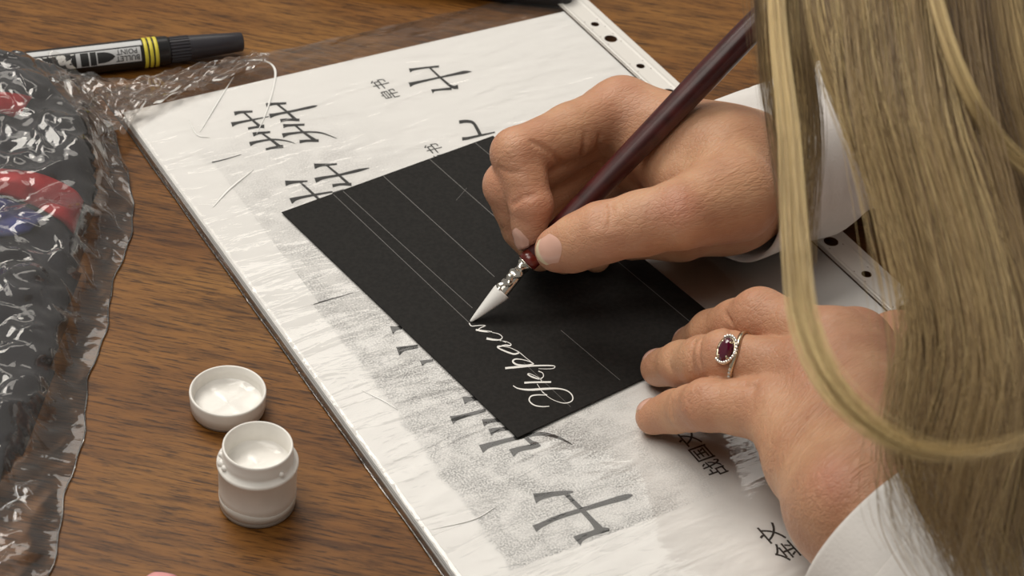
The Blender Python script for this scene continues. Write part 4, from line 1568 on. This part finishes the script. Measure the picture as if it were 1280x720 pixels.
for k in range(6):
    a = -.62 - .13 * k
    dv = math.cos(a) * up_ + math.sin(a) * sd_
    c = RC + dv * (np.interp(a % (2 * math.pi), ang, RAD) + .75) - fd * (1.8 * math.exp(-a * a / .5))
    V, F = lathe(c, dv, [(0, .5), (.35, .55), (.6, .3), (.65, .02)], 8)
    mesh_obj('clear_stone', V, F, MAT['diamond'], ring, smooth=False)

# ---- long blond hair, strand by strand
def hair_material():
    m, nt, b = new_mat('blond_hair')
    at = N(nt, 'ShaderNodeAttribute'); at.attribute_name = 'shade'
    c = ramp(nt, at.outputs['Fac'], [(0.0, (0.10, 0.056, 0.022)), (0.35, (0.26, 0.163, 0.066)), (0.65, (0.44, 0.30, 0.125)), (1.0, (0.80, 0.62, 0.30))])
    nt.links.new(c, b.inputs['Base Color'])
    b.inputs['Roughness'].default_value = .42
    b.inputs['Specular IOR Level'].default_value = .55
    b.inputs['Sheen Weight'].default_value = .15
    return m


MAT['hair'] = hair_material()


def guide(pts, z0, z1):
    """pixel polyline hanging from height z0 down to z1, rooted on the head"""
    n = len(pts)
    q = [P(x, y, z0 + (z1 - z0) * (i / (n - 1)) ** 1.0) for i, (x, y) in enumerate(pts)]
    d = q[0] - HEAD
    d = d / np.linalg.norm(d) + np.array([0, 0, .45])
    d /= np.linalg.norm(d)
    root = HEAD + d * np.array([80, 78, 98])
    q.insert(0, (root + q[0]) / 2 + np.array([0, 0, 10]))
    q.insert(0, root)
    return catmull(np.array(q), 34)


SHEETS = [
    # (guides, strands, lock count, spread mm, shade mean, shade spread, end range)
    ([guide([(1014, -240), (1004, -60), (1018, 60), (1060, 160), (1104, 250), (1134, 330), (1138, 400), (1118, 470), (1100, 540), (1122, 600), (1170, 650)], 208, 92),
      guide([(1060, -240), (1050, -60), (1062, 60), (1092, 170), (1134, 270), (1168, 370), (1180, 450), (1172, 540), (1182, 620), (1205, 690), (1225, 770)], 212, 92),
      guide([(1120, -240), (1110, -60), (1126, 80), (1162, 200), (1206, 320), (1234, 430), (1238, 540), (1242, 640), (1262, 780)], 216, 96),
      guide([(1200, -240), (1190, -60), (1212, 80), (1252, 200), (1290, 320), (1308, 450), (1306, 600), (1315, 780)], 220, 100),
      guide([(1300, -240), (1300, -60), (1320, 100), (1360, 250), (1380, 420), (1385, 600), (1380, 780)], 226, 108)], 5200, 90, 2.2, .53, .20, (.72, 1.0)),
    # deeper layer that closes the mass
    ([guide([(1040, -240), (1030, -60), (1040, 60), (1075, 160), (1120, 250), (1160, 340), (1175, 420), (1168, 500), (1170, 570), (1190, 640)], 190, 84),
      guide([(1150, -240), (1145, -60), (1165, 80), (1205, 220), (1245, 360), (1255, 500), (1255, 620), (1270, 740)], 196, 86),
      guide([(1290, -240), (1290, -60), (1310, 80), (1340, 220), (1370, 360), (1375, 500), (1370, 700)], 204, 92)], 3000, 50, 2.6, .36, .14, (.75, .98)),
    # front curtain, thinning out downwards
    ([guide([(958, -240), (947, -60), (949, 30), (956, 100), (967, 170), (978, 240), (988, 310), (994, 360)], 200, 128),
      guide([(985, -240), (974, -60), (978, 40), (985, 110), (994, 180), (1000, 250), (1000, 320), (1002, 380)], 202, 128),
      guide([(1016, -240), (1006, -60), (1010, 50), (1018, 120), (1020, 190), (1012, 260), (1008, 330), (1008, 390)], 204, 128)], 900, 26, 1.5, .45, .17, (.45, .92)),
    # bright lock that sweeps round to the shoulder
    ([guide([(975, -240), (964, -60), (970, 60), (980, 160), (985, 250), (990, 330), (1000, 410), (1030, 482), (1080, 536), (1145, 568), (1230, 570), (1310, 545)], 206, 158),
      guide([(981, -240), (972, -60), (979, 60), (990, 160), (996, 250), (1001, 330), (1011, 404), (1040, 474), (1090, 528), (1151, 560), (1230, 562), (1310, 537)], 206, 158)], 170, 14, .95, .80, .10, (.85, 1.0)),
    # pale streak over the main mass
    ([guide([(1120, -240), (1150, -60), (1176, 50), (1208, 130), (1240, 180), (1290, 226), (1350, 262)], 222, 168),
      guide([(1134, -240), (1162, -60), (1188, 50), (1220, 128), (1252, 176), (1300, 220), (1360, 254)], 222, 168)], 150, 5, .8, .80, .07, (.9, 1.0)),
    # loose wisps over the shoulder
    ([guide([(1040, -240), (1040, 60), (1080, 240), (1120, 400), (1110, 520), (1130, 620), (1190, 700), (1230, 760)], 206, 80),
      guide([(1120, -240), (1140, 100), (1190, 300), (1225, 470), (1200, 580), (1190, 660), (1220, 740), (1250, 800)], 210, 84),
      guide([(1200, -240), (1230, 100), (1270, 300), (1290, 470), (1270, 600), (1240, 680), (1250, 760), (1270, 820)], 214, 88)], 420, 60, 3.6, .55, .2, (.8, 1.0)),
]
HV, HF, HS = [], [], []
cnt = 0
for gi, (gs, ns, nl, spread, sh, ssd, er) in enumerate(SHEETS):
    gs = np.array(gs)
    r = np.random.default_rng(100 + gi)
    lock_s = np.sort(r.uniform(0, 1, nl)); lock_off = r.normal(0, 1, (nl, 3)) * spread * 1.2
    lock_sh = r.normal(sh, ssd, nl)
    tt = np.linspace(0, 1, gs.shape[1])
    for k in range(ns):
        l = r.integers(nl)
        s = np.clip(lock_s[l] + r.normal(0, .55 / nl), 0, 1) * (len(gs) - 1)
        i = min(int(s), len(gs) - 2)
        c = gs[i] * (1 - (s - i)) + gs[i + 1] * (s - i)
        end = r.uniform(*er)
        c = np.stack([np.interp(tt * end, tt, c[:, a]) for a in range(3)], 1)
        off = lock_off[l] + r.normal(0, 1, 3) * spread * .55
        grow = np.minimum(1, .15 + 1.3 * tt)[:, None]
        ph = r.uniform(0, 6.28, 3); fq = r.uniform(4, 9)
        wav = np.stack([np.sin(tt * fq + ph[a]) for a in range(3)], 1) * (.5 * spread) * tt[:, None]
        if r.uniform() < .05: wav *= 3.0
        c = c + off * grow + wav
        c[:, 2] = np.maximum(c[:, 2], 14)
        rad = r.uniform(.06, .125) * (1 - .65 * tt ** 3)
        T = np.gradient(c, axis=0); T /= np.linalg.norm(T, axis=1)[:, None]
        a = np.cross(T, (0, 1., 0)); a /= np.linalg.norm(a, axis=1)[:, None]
        b = np.cross(T, a)
        n = len(c)
        for q in range(3):
            t = 2.094 * q
            HV.append(c + rad[:, None] * (math.cos(t) * a + math.sin(t) * b))
        base_i = cnt
        ar = np.arange(n - 1)
        for q in range(3):
            q2 = (q + 1) % 3
            HF.append(np.stack([base_i + q * n + ar, base_i + q2 * n + ar, base_i + q2 * n + ar + 1, base_i + q * n + ar + 1], 1))
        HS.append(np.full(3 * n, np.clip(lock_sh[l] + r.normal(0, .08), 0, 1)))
        cnt += 3 * n
# hair lying over the skull, parted at the crown
r = np.random.default_rng(77)
for k in range(1500):
    az = r.uniform(0, 2 * np.pi)
    dv = np.array([math.cos(az), math.sin(az), 0])
    front = max(0.0, dv @ np.array([-.94, .33, 0]))
    pmax = r.uniform(1.75, 2.15) - .95 * front ** 2
    pol = np.linspace(.06, pmax, 16)
    az_ = az + .25 * np.sin(pol * 1.3 + az * 3)
    lift_ = 1 + r.uniform(.0, .045)
    c = HEAD + np.array([10, 0, 6]) + lift_ * np.stack([84 * np.sin(pol) * np.cos(az_), 80 * np.sin(pol) * np.sin(az_), 98 * np.cos(pol)], -1)
    v_, f_ = tube(c, .45, 3, cap=False)
    HV.append(v_); HF.append(np.array(f_) + cnt); HS.append(np.full(len(v_), np.clip(r.normal(.48, .17), 0, 1)))
    cnt += len(v_)
# close-lying hair on the skull
th, ph = np.meshgrid(np.linspace(0, 2 * np.pi, 40, endpoint=False), np.linspace(.02, 1.9, 20))
cap = HEAD + np.array([10, 0, 6]) + np.stack([84 * np.sin(ph) * np.cos(th), 80 * np.sin(ph) * np.sin(th), 98 * np.cos(ph)], -1).reshape(-1, 3)
HV.append(cap)
HF.append(np.array([(cnt + j * 40 + i, cnt + (j + 1) * 40 + i, cnt + (j + 1) * 40 + (i + 1) % 40, cnt + j * 40 + (i + 1) % 40) for j in range(19) for i in range(40)]))
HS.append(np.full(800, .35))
HV = np.concatenate(HV); HF = np.concatenate(HF)
W = to_world(HV) - ORG[per.name]
me = bpy.data.meshes.new('hair')
me.vertices.add(len(W)); me.vertices.foreach_set('co', W.astype(np.float32).ravel())
me.loops.add(HF.size); me.loops.foreach_set('vertex_index', HF.astype(np.int32).ravel())
me.polygons.add(len(HF)); me.polygons.foreach_set('loop_start', np.arange(0, HF.size, 4, dtype=np.int32))
me.update(calc_edges=True)
me.polygons.foreach_set('use_smooth', np.ones(len(HF), bool))
me.attributes.new('shade', 'FLOAT', 'POINT').data.foreach_set('value', np.concatenate(HS).astype(np.float32))
me.materials.append(MAT['hair'])
hair = bpy.data.objects.new('hair', me)
COL.objects.link(hair)
hair.parent = per
hair['kind'] = 'stuff'
